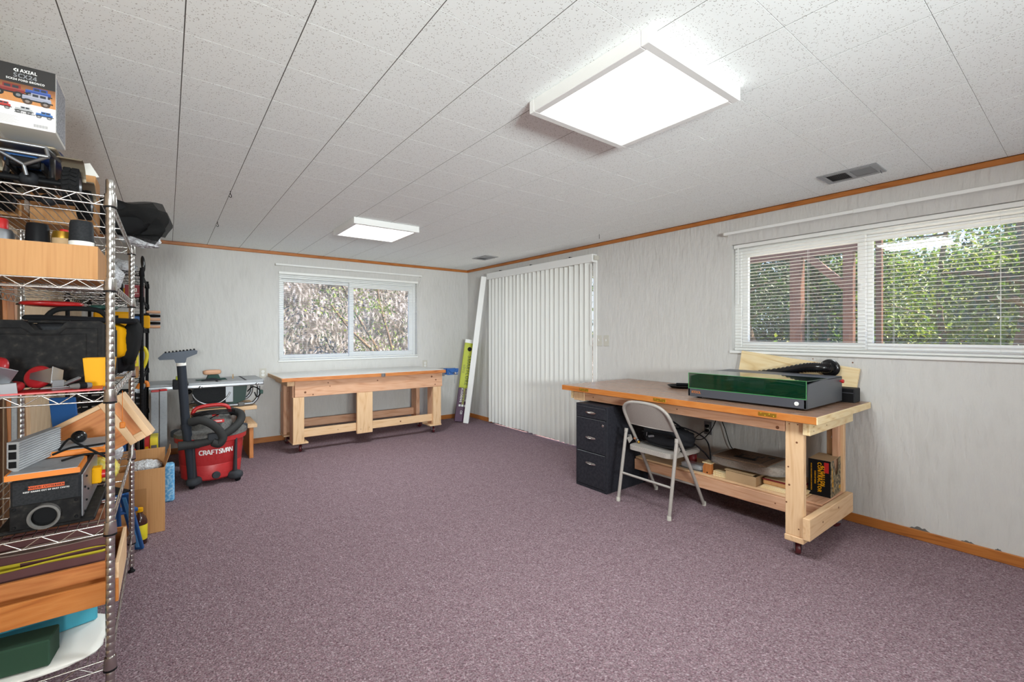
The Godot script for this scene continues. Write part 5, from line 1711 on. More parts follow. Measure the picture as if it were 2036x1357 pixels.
func rack_top_shelf() -> void:
	var y := 1.773
	# radio controlled crawler truck, nose to the camera
	var t := thing("model_truck", "radio controlled crawler truck with a bare tube cage on the top shelf", "model truck", Vector3(-0.375, y, -2.36))
	for z in [0.13, -0.18]:
		for x in [-0.115, 0.105]:
			crawler_wheel(t, Vector3(x, 0.058, z))
		part(t, "axle", bar(Vector3(-0.10, 0.058, z), Vector3(0.09, 0.058, z), 0.010, 10), "black")
		part(t, "gear_housing", lump(Vector3(0.05, 0.045, 0.05), 2.2, 0, 1, 16, 10), "charcoal", Vector3(0.0, 0.06, z))
	block(t, "skid_plate", "charcoal", -0.045, 0.045, 0.07, 0.078, -0.12, 0.07, 0.002)
	for s in [-1.0, 1.0]:
		block(t, "frame_rail", "black", s * 0.04 - 0.004, s * 0.04 + 0.004, 0.08, 0.105, -0.24, 0.19, 0.001)
		part(t, "link_arm", bar(Vector3(s * 0.04, 0.08, -0.03), Vector3(s * 0.06, 0.062, 0.12), 0.004, 7), "steel")
		part(t, "link_arm", bar(Vector3(s * 0.04, 0.08, -0.06), Vector3(s * 0.06, 0.062, -0.17), 0.004, 7), "steel")
		part(t, "shock", tube([Vector3(s * 0.055, 0.07, 0.13), Vector3(s * 0.05, 0.15, 0.09)], 0.008, 10), "zinc")
		part(t, "rock_slider", tube(smooth_path([Vector3(s * 0.06, 0.09, 0.05), Vector3(s * 0.10, 0.08, 0.02), Vector3(s * 0.10, 0.08, -0.10), Vector3(s * 0.06, 0.09, -0.13)], 4), 0.005, 8), "black")
		for f in [[0.13, 1.0, 2.9], [-0.18, 1.1, 2.9]]:
			var sheet := []
			for k in 13:
				var g: float = lerpf(f[1], f[2], k / 12.0)
				sheet.append(Vector2(cos(g) * 0.083, sin(g) * 0.078))
			for k in range(12, -1, -1):
				var g: float = lerpf(f[1], f[2], k / 12.0)
				sheet.append(Vector2(cos(g) * 0.080, sin(g) * 0.075))
			part(t, "fender", prism(sheet, 0.062), "bronze", Vector3(s * 0.105 - 0.002, 0.075, f[0]), Vector3(0, -90, 0))
	block(t, "gearbox", "black", -0.03, 0.03, 0.09, 0.13, -0.03, 0.04, 0.004)
	block(t, "battery", "blue", -0.06, 0.02, 0.11, 0.14, 0.05, 0.13, 0.004)
	block(t, "winch", "black", -0.035, 0.035, 0.085, 0.115, 0.17, 0.20, 0.004)
	# tube bumper and cage
	var tubes := [[Vector3(-0.12, 0.145, 0.235), Vector3(0.055, 0.145, 0.235)], [Vector3(-0.12, 0.115, 0.24), Vector3(0.062, 0.115, 0.24)], [Vector3(0.055, 0.145, 0.235), Vector3(0.062, 0.115, 0.24)], [Vector3(0.062, 0.115, 0.24), Vector3(0.0, 0.085, 0.21)], [Vector3(-0.06, 0.115, 0.24), Vector3(0.0, 0.085, 0.21)], [Vector3(0.0, 0.085, 0.21), Vector3(0.005, 0.055, 0.2)], [Vector3(-0.09, 0.145, 0.235), Vector3(-0.10, 0.07, 0.2)], [Vector3(0.055, 0.145, 0.235), Vector3(0.07, 0.145, 0.1)]]
	for e in tubes:
		part(t, "bumper_tube", bar(e[0], e[1], 0.0055, 9), "steel")
	part(t, "body_shell", lump(Vector3(0.17, 0.07, 0.30), 4.0, 0.02, 2, 28, 14), "dark_blue", Vector3(-0.01, 0.17, -0.06))
	part(t, "hood", box(0.15, 0.010, 0.22, 0.004), "bronze", Vector3(0.0, 0.163, 0.10), Vector3(4, 0, 0))

	# printed product carton on top of the truck
	t = thing("truck_carton", "printed model truck carton standing on the crawler truck", "carton", Vector3(-0.30, 1.981, -2.15))
	block(t, "body", "paper", -0.145, 0.0, 0.0, 0.200, -0.185, 0.0, 0.001)
	part(t, "front_print", print_card(0.1445, 0.2), "jeep_print", Vector3(-0.0725, 0.1, 0.0006))
	block(t, "side_print", "grey_print", 0.0, 0.0006, 0.01, 0.19, -0.175, -0.01, 0.0001)
	part(t, "lettering", words("AXIAL", 0.010), "white", Vector3(-0.063, 0.182, 0.0012))
	part(t, "emblem", join([[box(0.008, 0.003, 0.0006, 0.0001), place(Vector3(-0.094, 0.184, 0.0012), Vector3(0, 0, 40))], [box(0.008, 0.003, 0.0006, 0.0001), place(Vector3(-0.094, 0.179, 0.0012), Vector3(0, 0, -40))], [box(0.003, 0.009, 0.0006, 0.0001), Vector3(-0.088, 0.1815, 0.0012)]]), "white")
	part(t, "lettering", words("SCX24", 0.0135), "steel", Vector3(-0.071, 0.165, 0.0012))
	part(t, "lettering", words("SCX24 FORD BRONCO", 0.0062), "white", Vector3(-0.070, 0.151, 0.0012))
	part(t, "lettering", words("READY-TO-RUN", 0.0045), "black", Vector3(-0.072, 0.045, 0.0012))

	# open cardboard box farther along
	t = thing("cardboard_box", "open cardboard box with a white flap behind the crawler truck", "box", Vector3(-0.30, y, -2.74))
	block(t, "body", "card_y", -0.16, 0.045, 0.0, 0.235, -0.16, 0.0, 0.001)
	part(t, "flap", box(0.10, 0.085, 0.002, 0.0005), "paper", Vector3(-0.01, 0.26, -0.05), Vector3(-30, 0, 24))
	t = thing("flat_carton", "flat brown carton lying under the crawler truck box", "carton", Vector3(-0.47, y, -2.87))
	block(t, "body", "card_x", -0.07, 0.006, 0.0, 0.16, -0.10, 0.24, 0.001)
	part(t, "label_sheet", box(0.001, 0.05, 0.16, 0.0002), "paper", Vector3(0.0068, 0.06, 0.12))

	# bundle of black netting poking out toward the room
	t = thing("netting_roll", "loose roll of black netting sticking out from the top shelf", "netting", Vector3(-0.16, y + 0.12, -2.995), 4)
	var n := 0
	for f in [[0.0, 0.100, 0.02, 0.17], [-0.02, 0.085, -0.01, 0.19], [-0.045, 0.075, -0.03, 0.16], [-0.065, 0.06, -0.05, 0.15], [0.03, 0.06, 0.04, 0.13]]:
		var st := start()
		st.set_smooth_group(0)
		var P := func(i: int, k: int) -> Vector3:
			var u := float(i) / 14
			var v := float(k) / 10
			var spread: float = f[1] * (0.55 + 0.7 * u)
			var x := lerpf(-0.20, f[3] - 0.07 * absf(v - 0.45), u)
			return Vector3(x, f[0] * u + (0.5 - v) * spread * (2.0 - 0.7 * u) + 0.006 * sin(u * 9 + v * 5 + n), f[2] + 0.02 * sin(v * 6 + n) + 0.014 * cos(u * 7 + v * 4))
		for i in 14:
			for k in 10:
				var q := [P.call(i, k), P.call(i + 1, k), P.call(i + 1, k + 1), P.call(i, k + 1)]
				for tri in [[0, 1, 2], [0, 2, 3]]:
					for c in tri:
						st.set_smooth_group(0)
						st.add_vertex(q[c])
		st.index()
		st.generate_normals()
		part(t, "net_fold", st.commit(), "netting")
		n += 1
	part(t, "core", lump(Vector3(0.30, 0.17, 0.09), 2.6, 0.06, 8, 30, 16), "rubber", Vector3(-0.07, -0.01, 0.0))
	# plastic bag hanging over the far corner
	t = thing("plastic_bag", "clear plastic bag of parts at the far corner of the top shelf", "bag", Vector3(-0.175, y, -3.125), 0)
	part(t, "bag", lump(Vector3(0.19, 0.09, 0.12), 2.4, 0.10, 21, 34, 20, 2.4), "plastic_bag", Vector3(0.045, 0.045, 0), Vector3(0, 10, -14))
	part(t, "contents", lump(Vector3(0.10, 0.05, 0.08), 3.0, 0.05, 4), "light_blue", Vector3(0.06, 0.035, 0.005), Vector3(0, 10, -14))


func spray_can(label: String, at: Vector3, r: float, h: float, cap: float, body: String, top: String, dome: bool) -> void:
	var t := thing("spray_can", label, "can", at, 0, "cans in the cardboard tray")
	part(t, "body", lathe([[0, 0], [r - 0.002, 0], [r, 0.003], [r, h - 0.012], [r * 0.86, h], [0, h]], 26), body)
	if dome:
		part(t, "cap", lathe([[r * 0.98, h - 0.014], [r * 0.99, h - 0.01], [r * 0.93, h + cap - 0.012], [r * 0.84, h + cap], [0, h + cap]], 26), top)
	else:
		part(t, "cap", lathe([[r * 0.6, h - 0.004], [r * 0.62, h], [r * 0.62, h + cap - 0.003], [r * 0.55, h + cap], [0, h + cap]], 22), top)


# ---------------------------------------------------------------- second shelf
func rack_second_shelf() -> void:
	var y := 1.485
	var t := thing("carton_tray", "plain corrugated cardboard tray holding cans on the second shelf", "carton", Vector3(-0.19, y, -2.10))
	block(t, "front_wall", "card_y", -0.345, 0.0, 0.0, 0.117, -0.004, 0.0, 0.0006)
	block(t, "back_wall", "card_y", -0.345, 0.0, 0.0, 0.117, -0.26, -0.256, 0.0006)
	for x in [-0.343, -0.002]:
		block(t, "side_wall", "card_y", x - 0.002, x + 0.002, 0.0, 0.117, -0.256, -0.004, 0.0006)
	block(t, "base", "card_x", -0.341, -0.004, 0.0, 0.004, -0.256, -0.004, 0.0006)
	spray_can("can with a bright red cap in the cardboard tray", Vector3(-0.44, y + 0.005, -2.20), 0.036, 0.155, 0.036, "steel", "red", false)
	spray_can("can with a wide black notched cap in the cardboard tray", Vector3(-0.352, y + 0.005, -2.21), 0.031, 0.135, 0.052, "dusty_grey", "black", true)
	spray_can("glass jar with a brass lid in the cardboard tray", Vector3(-0.297, y + 0.005, -2.25), 0.029, 0.16, 0.014, "kraft", "brass", true)
	spray_can("can with a tall domed black cap at the end of the tray", Vector3(-0.242, y + 0.005, -2.20), 0.034, 0.148, 0.062, "paper", "charcoal", true)
	spray_can("short bottle with a small red cap behind the jar", Vector3(-0.30, y + 0.005, -2.31), 0.02, 0.175, 0.018, "kraft", "red", false)
	# papers and bags farther back
	solo("document_stack", "stack of white paper packets past the cardboard tray", "papers", lump(Vector3(0.24, 0.10, 0.34), 6.0, 0.03, 31), "paper", Vector3(-0.33, y + 0.052, -2.62), Vector3(0, 6, 0))
	solo("pink_packet", "pale pink packet lying on the paper packets", "packet", lump(Vector3(0.20, 0.04, 0.26), 6.0, 0.03, 32), "pink", Vector3(-0.31, y + 0.125, -2.62), Vector3(0, -8, 0))
	t = thing("plastic_bag", "crumpled white plastic bag at the far end of the second shelf", "bag", Vector3(-0.33, y, -3.0))
	part(t, "bag", lump(Vector3(0.30, 0.18, 0.28), 2.4, 0.05, 33, 36, 20, 2.2), "plastic_bag", Vector3(0, 0.1, 0))


func swivel_caster(label: String, at: Vector3, turn: Vector3) -> void:
	var t := thing("loose_caster", label, "caster", at, 0, "loose casters on the third shelf")
	t.rotation_degrees = turn
	part(t, "wheel", lathe([[0.012, -0.011], [0.028, -0.013], [0.034, -0.011], [0.038, -0.005], [0.038, 0.005], [0.034, 0.011], [0.028, 0.013], [0.012, 0.011]], 28), "wheel_red")
	part(t, "hub", lathe([[0, -0.015], [0.008, -0.015], [0.013, -0.010], [0.022, -0.009], [0.022, 0.009], [0.013, 0.010], [0.008, 0.015], [0, 0.015]], 20), "black")
	for s in [-1.0, 1.0]:
		part(t, "fork_arm", prism([Vector2(-0.010, -0.012), Vector2(0.010, -0.012), Vector2(0.02, 0.05), Vector2(-0.035, 0.05)], 0.0025), "zinc", Vector3(0, s * 0.017, 0), Vector3(90, 0, 0))
	part(t, "mount_plate", box(0.06, 0.048, 0.003, 0.001), "zinc", Vector3(-0.008, 0, 0.053))


# ---------------------------------------------------------------- third shelf
func rack_third_shelf() -> void:
	var y := 1.107
	var t := thing("tool_case", "large scuffed black plastic tool case standing on the third shelf", "tool case", Vector3(-0.20, y, -2.35))
	# outline of the case face with its carrying handle
	var W := 0.37
	var H := 0.246
	var out := [Vector2(-W, 0.008), Vector2(-W + 0.008, 0), Vector2(-0.008, 0), Vector2(0, 0.008), Vector2(0, H - 0.012), Vector2(-0.012, H - 0.002), Vector2(-0.09, H - 0.004), Vector2(-0.105, H - 0.012), Vector2(-0.12, H - 0.036), Vector2(-0.182, H - 0.038), Vector2(-0.20, H - 0.012), Vector2(-0.215, H - 0.002), Vector2(-W + 0.01, H), Vector2(-W, H - 0.012)]
	part(t, "shell", prism(out, 0.09), "black_scuffed", Vector3(0, 0, -0.048))
	part(t, "handle", box(0.115, 0.012, 0.026, 0.004), "black_scuffed", Vector3(-0.15, H - 0.006, -0.045))
	for k in 2:
		var o := 0.012 + 0.032 * k
		var pts := [Vector3(-W + o, o * 0.6, 0), Vector3(-o, o * 0.6, 0), Vector3(-o, H - 0.03 - 0.022 * k, 0), Vector3(-0.10, H - 0.03 - 0.022 * k, 0), Vector3(-0.12, H - 0.052 - 0.004 * k, 0), Vector3(-0.19, H - 0.052 - 0.004 * k, 0), Vector3(-0.215, H - 0.03 - 0.022 * k, 0), Vector3(-W + o, H - 0.03 - 0.022 * k, 0), Vector3(-W + o, o * 0.6, 0)]
		part(t, "moulded_rib", tube(pts, 0.0022, 6), "black_scuffed", Vector3(0, 0, -0.002))
	t = thing("slim_case", "slim dark grey case leaning behind the large tool case", "tool case", Vector3(-0.175, y, -2.52))
	block(t, "shell", "charcoal", -0.30, 0.0, 0.0, 0.235, -0.07, 0.0, 0.012)
	block(t, "rib", "charcoal", 0.0, 0.004, 0.02, 0.21, -0.05, -0.02, 0.0015)
	t = thing("tool_bag", "black and yellow canvas tool bag behind the tool cases", "bag", Vector3(-0.31, y, -2.82))
	part(t, "body", lump(Vector3(0.34, 0.25, 0.30), 4.0, 0.05, 41, 34, 20), "fabric_black", Vector3(0, 0.125, 0))
	part(t, "yellow_panel", lump(Vector3(0.25, 0.17, 0.26), 4.0, 0.03, 42, 30, 16), "yellow", Vector3(0.045, 0.16, 0.055))
	part(t, "top_flap", box(0.36, 0.022, 0.30, 0.009), "fabric_black", Vector3(0.02, 0.26, 0.02), Vector3(2, 0, -2))
	part(t, "side_pocket", lump(Vector3(0.07, 0.20, 0.16), 3.0, 0.06, 43, 24, 14), "rubber", Vector3(0.175, 0.15, 0.06), Vector3(0, 0, -8))
	part(t, "handle", tube(smooth_path([Vector3(-0.1, 0.26, 0.1), Vector3(-0.06, 0.30, 0.1), Vector3(0.06, 0.30, 0.1), Vector3(0.1, 0.26, 0.1)], 5), 0.011, 10), "rubber")
	solo("red_gloves", "folded red and green work cloth on the tool bag", "cloth", lump(Vector3(0.20, 0.026, 0.13), 3.0, 0.03, 44), "red", Vector3(-0.40, y + 0.325, -2.80), Vector3(0, 14, 0))
	solo("green_cloth", "folded green cloth on the tool bag next to the red one", "cloth", lump(Vector3(0.10, 0.024, 0.12), 3.0, 0.03, 45), "saw_green", Vector3(-0.235, y + 0.315, -2.80), Vector3(0, -8, 0))
	solo("black_cylinder", "stubby black cylinder at the far end of the third shelf", "canister", lathe([[0, 0], [0.048, 0], [0.05, 0.004], [0.05, 0.05], [0.055, 0.055], [0.055, 0.085], [0.045, 0.095], [0, 0.095]], 26), "black", Vector3(-0.185, y + 0.001, -3.10))
	# yellow cup
	t = thing("yellow_bin", "yellow plastic bin beside the rack post on the third shelf", "bin", Vector3(-0.20, y, -2.28))
	part(t, "bin", join([span(-0.036, 0.036, 0.0, 0.004, -0.03, 0.03, 0.001), [prism([Vector2(-0.034, 0), Vector2(0.034, 0), Vector2(0.042, 0.105), Vector2(-0.042, 0.105)], 0.004), Vector3(0, 0, 0.036)], [prism([Vector2(-0.034, 0), Vector2(0.034, 0), Vector2(0.042, 0.105), Vector2(-0.042, 0.105)], 0.004), Vector3(0, 0, -0.036)], [box(0.004, 0.106, 0.074, 0.001), place(Vector3(-0.038, 0.053, 0), Vector3(0, 0, 4.5))], [box(0.004, 0.106, 0.074, 0.001), place(Vector3(0.038, 0.053, 0), Vector3(0, 0, -4.5))]]), "yellow")
	# red folder sheet and tools
	solo("red_folder", "flat red folder at the edge of the third shelf", "folder", box(0.30, 0.006, 0.12, 0.001), "red", Vector3(-0.33, y + 0.004, -2.13), Vector3(0, 4, 0))
	swivel_caster("loose red caster standing on the red folder", Vector3(-0.342, y + 0.05, -2.16), Vector3(-8, 65, 70))
	swivel_caster("loose red caster lying flat at the end of the shelf", Vector3(-0.405, y + 0.023, -2.12), Vector3(8, 10, 5))
	swivel_caster("loose red caster propped on the flat caster", Vector3(-0.43, y + 0.083, -2.13), Vector3(20, 30, 70))
	t = thing("toggle_clamp", "small steel toggle clamp lying on the red folder", "clamp", Vector3(-0.285, y + 0.007, -2.13), 25)
	part(t, "base", box(0.055, 0.004, 0.03, 0.001), "zinc", Vector3(0, 0.002, 0))
	part(t, "bracket", box(0.03, 0.03, 0.003, 0.001), "zinc", Vector3(-0.01, 0.018, 0.01))
	part(t, "lever", box(0.07, 0.012, 0.012, 0.005), "steel", Vector3(0.02, 0.022, 0.0), Vector3(0, 0, 24))
	solo("square_tube", "short square steel tube on the third shelf", "tube", box(0.026, 0.026, 0.06, 0.003), "zinc", Vector3(-0.298, y + 0.0215, -2.19), Vector3(0, 20, 0))
	t = thing("screwdriver", "stubby black and grey handled screwdriver beside the yellow bin", "screwdriver", Vector3(-0.235, y + 0.0165, -2.12), -65)
	part(t, "handle", lathe([[0, -0.03], [0.009, -0.028], [0.011, -0.01], [0.009, 0.018], [0.006, 0.03], [0, 0.03]], 14), "dusty_grey", Vector3(0, 0.0, 0), Vector3(90, 0, 0))
	part(t, "grip", cyl(0.0115, 0.02, 14), "black", Vector3(0, 0, -0.005), Vector3(90, 0, 0))
	part(t, "shaft", cyl(0.003, 0.07, 8), "steel", Vector3(0, 0, 0.065), Vector3(90, 0, 0))
	# leaning sheet and zip tie
	solo("hanging_tag", "orange tag on a thin wire hanging from the third shelf", "tag", join([[box(0.018, 0.026, 0.010, 0.003), Vector3(0, -0.14, 0)], [bar(Vector3(0, 0, 0), Vector3(0, -0.13, 0), 0.0012, 5), Vector3.ZERO]]), "orange", Vector3(-0.145, 1.07, -2.42))


# ---------------------------------------------------------------- fourth shelf
func rack_fourth_shelf() -> void:
	var y := 0.655
	# benchtop jointer: infeed end toward the camera
	var t := thing("benchtop_jointer", "black benchtop jointer with orange edged tables on the fourth shelf", "jointer", Vector3(-0.235, y, -2.12))
	block(t, "body", "charcoal", -0.165, 0.0, 0.012, 0.172, -0.42, 0.0, 0.006)
	block(t, "base_flange", "black_scuffed", -0.20, 0.035, 0.0, 0.012, -0.40, -0.005, 0.003)
	block(t, "side_plate", "steel", 0.0, 0.006, 0.02, 0.165, -0.40, -0.005, 0.002)
	block(t, "chute_plate", "black_scuffed", -0.165, 0.0, 0.014, 0.092, 0.0, 0.006, 0.002)
	for p in [[-0.155, 0.024], [-0.01, 0.028], [-0.155, 0.082], [-0.01, 0.084]]:
		part(t, "bolt", cyl(0.005, 0.005, 12), "black", Vector3(p[0], p[1], 0.008), Vector3(90, 0, 0))
	part(t, "dust_port", lathe([[0.030, 0.0], [0.036, 0.0], [0.036, 0.028], [0.039, 0.034], [0.033, 0.036], [0.030, 0.028]], 30), "dusty_grey", Vector3(-0.083, 0.052, 0.004), Vector3(90, 0, 0))
	part(t, "port_bore", cyl(0.030, 0.002, 24), "black", Vector3(-0.083, 0.052, 0.008), Vector3(90, 0, 0))
	var table := [Vector2(-0.175, -0.10), Vector2(-0.02, -0.10), Vector2(0.0, -0.07), Vector2(0.0, 0.10), Vector2(-0.175, 0.10)]
	var o := part(t, "infeed_table", prism(table, 0.018), "orange", Vector3(0.0, 0.186, -0.085), Vector3(90, 0, 0))
	o.rotation_degrees = Vector3(90, 0, 0)
	part(t, "table_top", prism([Vector2(-0.168, -0.093), Vector2(-0.024, -0.093), Vector2(-0.007, -0.066), Vector2(-0.007, 0.1), Vector2(-0.168, 0.1)], 0.002), "alu", Vector3(0, 0.196, -0.085), Vector3(90, 0, 0))
	block(t, "outfeed_table", "orange", -0.15, 0.045, 0.19, 0.212, -0.44, -0.215, 0.003)
	block(t, "table_top", "alu", -0.145, 0.038, 0.212, 0.214, -0.435, -0.222, 0.0005)
	part(t, "warning_label", box(0.085, 0.012, 0.0008, 0.0002), "orange_red", Vector3(-0.082, 0.143, 0.0004))
	part(t, "lettering", words("DANGER! CUTTERHEAD!", 0.0065), "black", Vector3(-0.082, 0.143, 0.001))
	part(t, "lettering", words("KEEP HANDS OUT OF DUST CHUTE!", 0.0048), "white", Vector3(-0.082, 0.131, 0.0006))
	for k in 5:
		part(t, "side_bolt", cyl(0.004, 0.005, 10), "black", Vector3(0.008, 0.03 + 0.028 * k, -0.03 - 0.04 * (k % 3)), Vector3(0, 0, 90))
	part(t, "switch_box", box(0.03, 0.06, 0.05, 0.004), "yellow", Vector3(0.018, 0.10, -0.25))
	part(t, "stop_button", cyl(0.016, 0.014, 16), "red", Vector3(0.038, 0.10, -0.25), Vector3(0, 0, 90))
	# fence of ribbed aluminium
	var ribs := []
	for k in 12:
		ribs.append(Vector2(0.0, 0.008 * k))
		ribs.append(Vector2(0.004, 0.008 * k + 0.004))
	ribs.append(Vector2(0.0, 0.096))
	ribs.append_array([Vector2(-0.028, 0.096), Vector2(-0.028, 0.012), Vector2(-0.012, 0.0)])
	var f := part(t, "fence", prism(ribs, 0.26), "alu", Vector3(-0.12, 0.197, -0.155), Vector3(0, -14, 0))
	for c in [[0.022, 0.026], [0.052, 0.030], [0.08, 0.022]]:
		part(f, "hollow", box(0.019, c[1] * 0.8, 0.003, 0.0004), "black", Vector3(-0.014, c[0], 0.1297))
	part(t, "blade_guard", lump(Vector3(0.05, 0.05, 0.05), 2.0, 0, 1, 18, 10), "black_gloss", Vector3(-0.045, 0.235, -0.36))
	for pth in [[Vector3(-0.09, 0.215, -0.15), Vector3(-0.04, 0.235, -0.14), Vector3(0.0, 0.238, -0.12), Vector3(0.06, 0.245, -0.1)], [Vector3(-0.08, 0.22, -0.2), Vector3(-0.05, 0.262, -0.17), Vector3(-0.02, 0.25, -0.12), Vector3(0.06, 0.20, -0.07)], [Vector3(-0.06, 0.20, -0.1), Vector3(0.0, 0.215, -0.09), Vector3(0.06, 0.21, -0.09)]]:
		part(t, "power_cord", tube(smooth_path(pth, 6), 0.0038, 8), "rubber")
	# tilted wooden drawer front
	t = thing("cabinet_door", "small wooden drawer box standing tilted behind the jointer", "drawer", Vector3(-0.23, 0.86, -2.72))
	t.rotation_degrees = Vector3(0, -6, 30)
	block(t, "side_panel", "orange_wood_x", -0.14, 0.05, -0.095, 0.095, -0.012, 0.012, 0.002)
	for s in [[0.05, 0.078, -0.11, 0.115], [0.115, 0.14, -0.11, 0.115]]:
		block(t, "stile", "pine_y", s[0], s[1], s[2], s[3], -0.09, 0.012, 0.002)
	block(t, "rail", "pine_x", 0.078, 0.115, 0.085, 0.115, -0.09, 0.012, 0.002)
	block(t, "rail", "pine_x", 0.078, 0.115, -0.11, -0.075, -0.09, 0.012, 0.002)
	block(t, "recessed_panel", "orange_wood_y", 0.078, 0.115, -0.075, 0.085, -0.09, -0.002, 0.001)
	block(t, "top_board", "pine_x", -0.17, 0.05, 0.095, 0.115, -0.09, 0.02, 0.002)
	# leaning sheets of wood against the planks
	for k in 4:
		var b := solo("wood_board", ["tall pale board leaning on the plank wall, nearest", "tall orange toned board leaning on the plank wall", "tall reddish board leaning behind the chrome rack", "tall narrow pale board leaning behind the chrome rack"][k], "board", box(0.016, [1.30, 1.62, 1.60, 1.45][k], [0.11, 0.13, 0.10, 0.09][k], 0.002), ["pale_y", "orange_wood_y", "fir_y", "pine_y"][k], Vector3(-0.622, [0.655, 0.816, 0.806, 0.731][k], [-2.42, -3.36, -3.50, -3.64][k]), Vector3(0, 0, 1.2), "boards leaning on the plank wall")
		b.rotation_degrees.z = 1.6
	t = thing("alu_track", "length of aluminium track leaning behind the chrome rack", "track", Vector3(-0.60, 0, -3.27))
	part(t, "track", box(0.02, 1.15, 0.03, 0.002), "alu", Vector3(0, 0.575, 0), Vector3(0, 0, 0))
	solo("blue_sheet", "blue plastic sheet leaning behind the drawer box", "sheet", box(0.012, 0.34, 0.10, 0.003), "blue", Vector3(-0.385, 0.832, -3.02), Vector3(0, 70, 10))
	# spare bits past the jointer
	solo("yellow_packet", "crumpled yellow and white packet past the jointer", "packet", lump(Vector3(0.11, 0.10, 0.13), 2.4, 0.06, 51, 30, 18, 2.5), "packet_yellow", Vector3(-0.225, y + 0.062, -2.62), Vector3(0, 20, 0))
	solo("parts_bag", "clear bag of parts beside the yellow packet", "bag", lump(Vector3(0.12, 0.11, 0.15), 2.4, 0.05, 52, 30, 18, 2.5), "plastic_bag", Vector3(-0.235, y + 0.065, -2.98), Vector3(0, 5, 0))
	solo("label_card", "blank white shelf label clipped to the fourth shelf rail", "label", box(0.003, 0.055, 0.09, 0.001), "paper", Vector3(-0.147, y + 0.03, -3.10), Vector3(0, 0, 0))


# ---------------------------------------------------------------- fifth shelf
func belt_mesh(a: float, b: float, h: float, sd: int) -> ArrayMesh:
	# a sanding belt lying on edge: a long flattened loop
	var pts := []
	var n := 44
	for k in n + 1:
		var t := TAU * k / n
		var x := a * cos(t)
		var z := b * sin(t) * (0.6 + 0.4 * absf(cos(t))) + 0.006 * sin(t * 3 + sd)
		pts.append(Vector3(x, 0, z))
	var st := start()
	st.set_smooth_group(0)
	for k in n:
		var p: Vector3 = pts[k]
		var q: Vector3 = pts[k + 1]
		var u := Vector3(0, h, 0)
		for tri in [[p, q, q + u], [p, q + u, p + u]]:
			for c in tri:
				st.set_smooth_group(0)
				st.add_vertex(c)
	st.index()
	st.generate_normals()
	return st.commit()


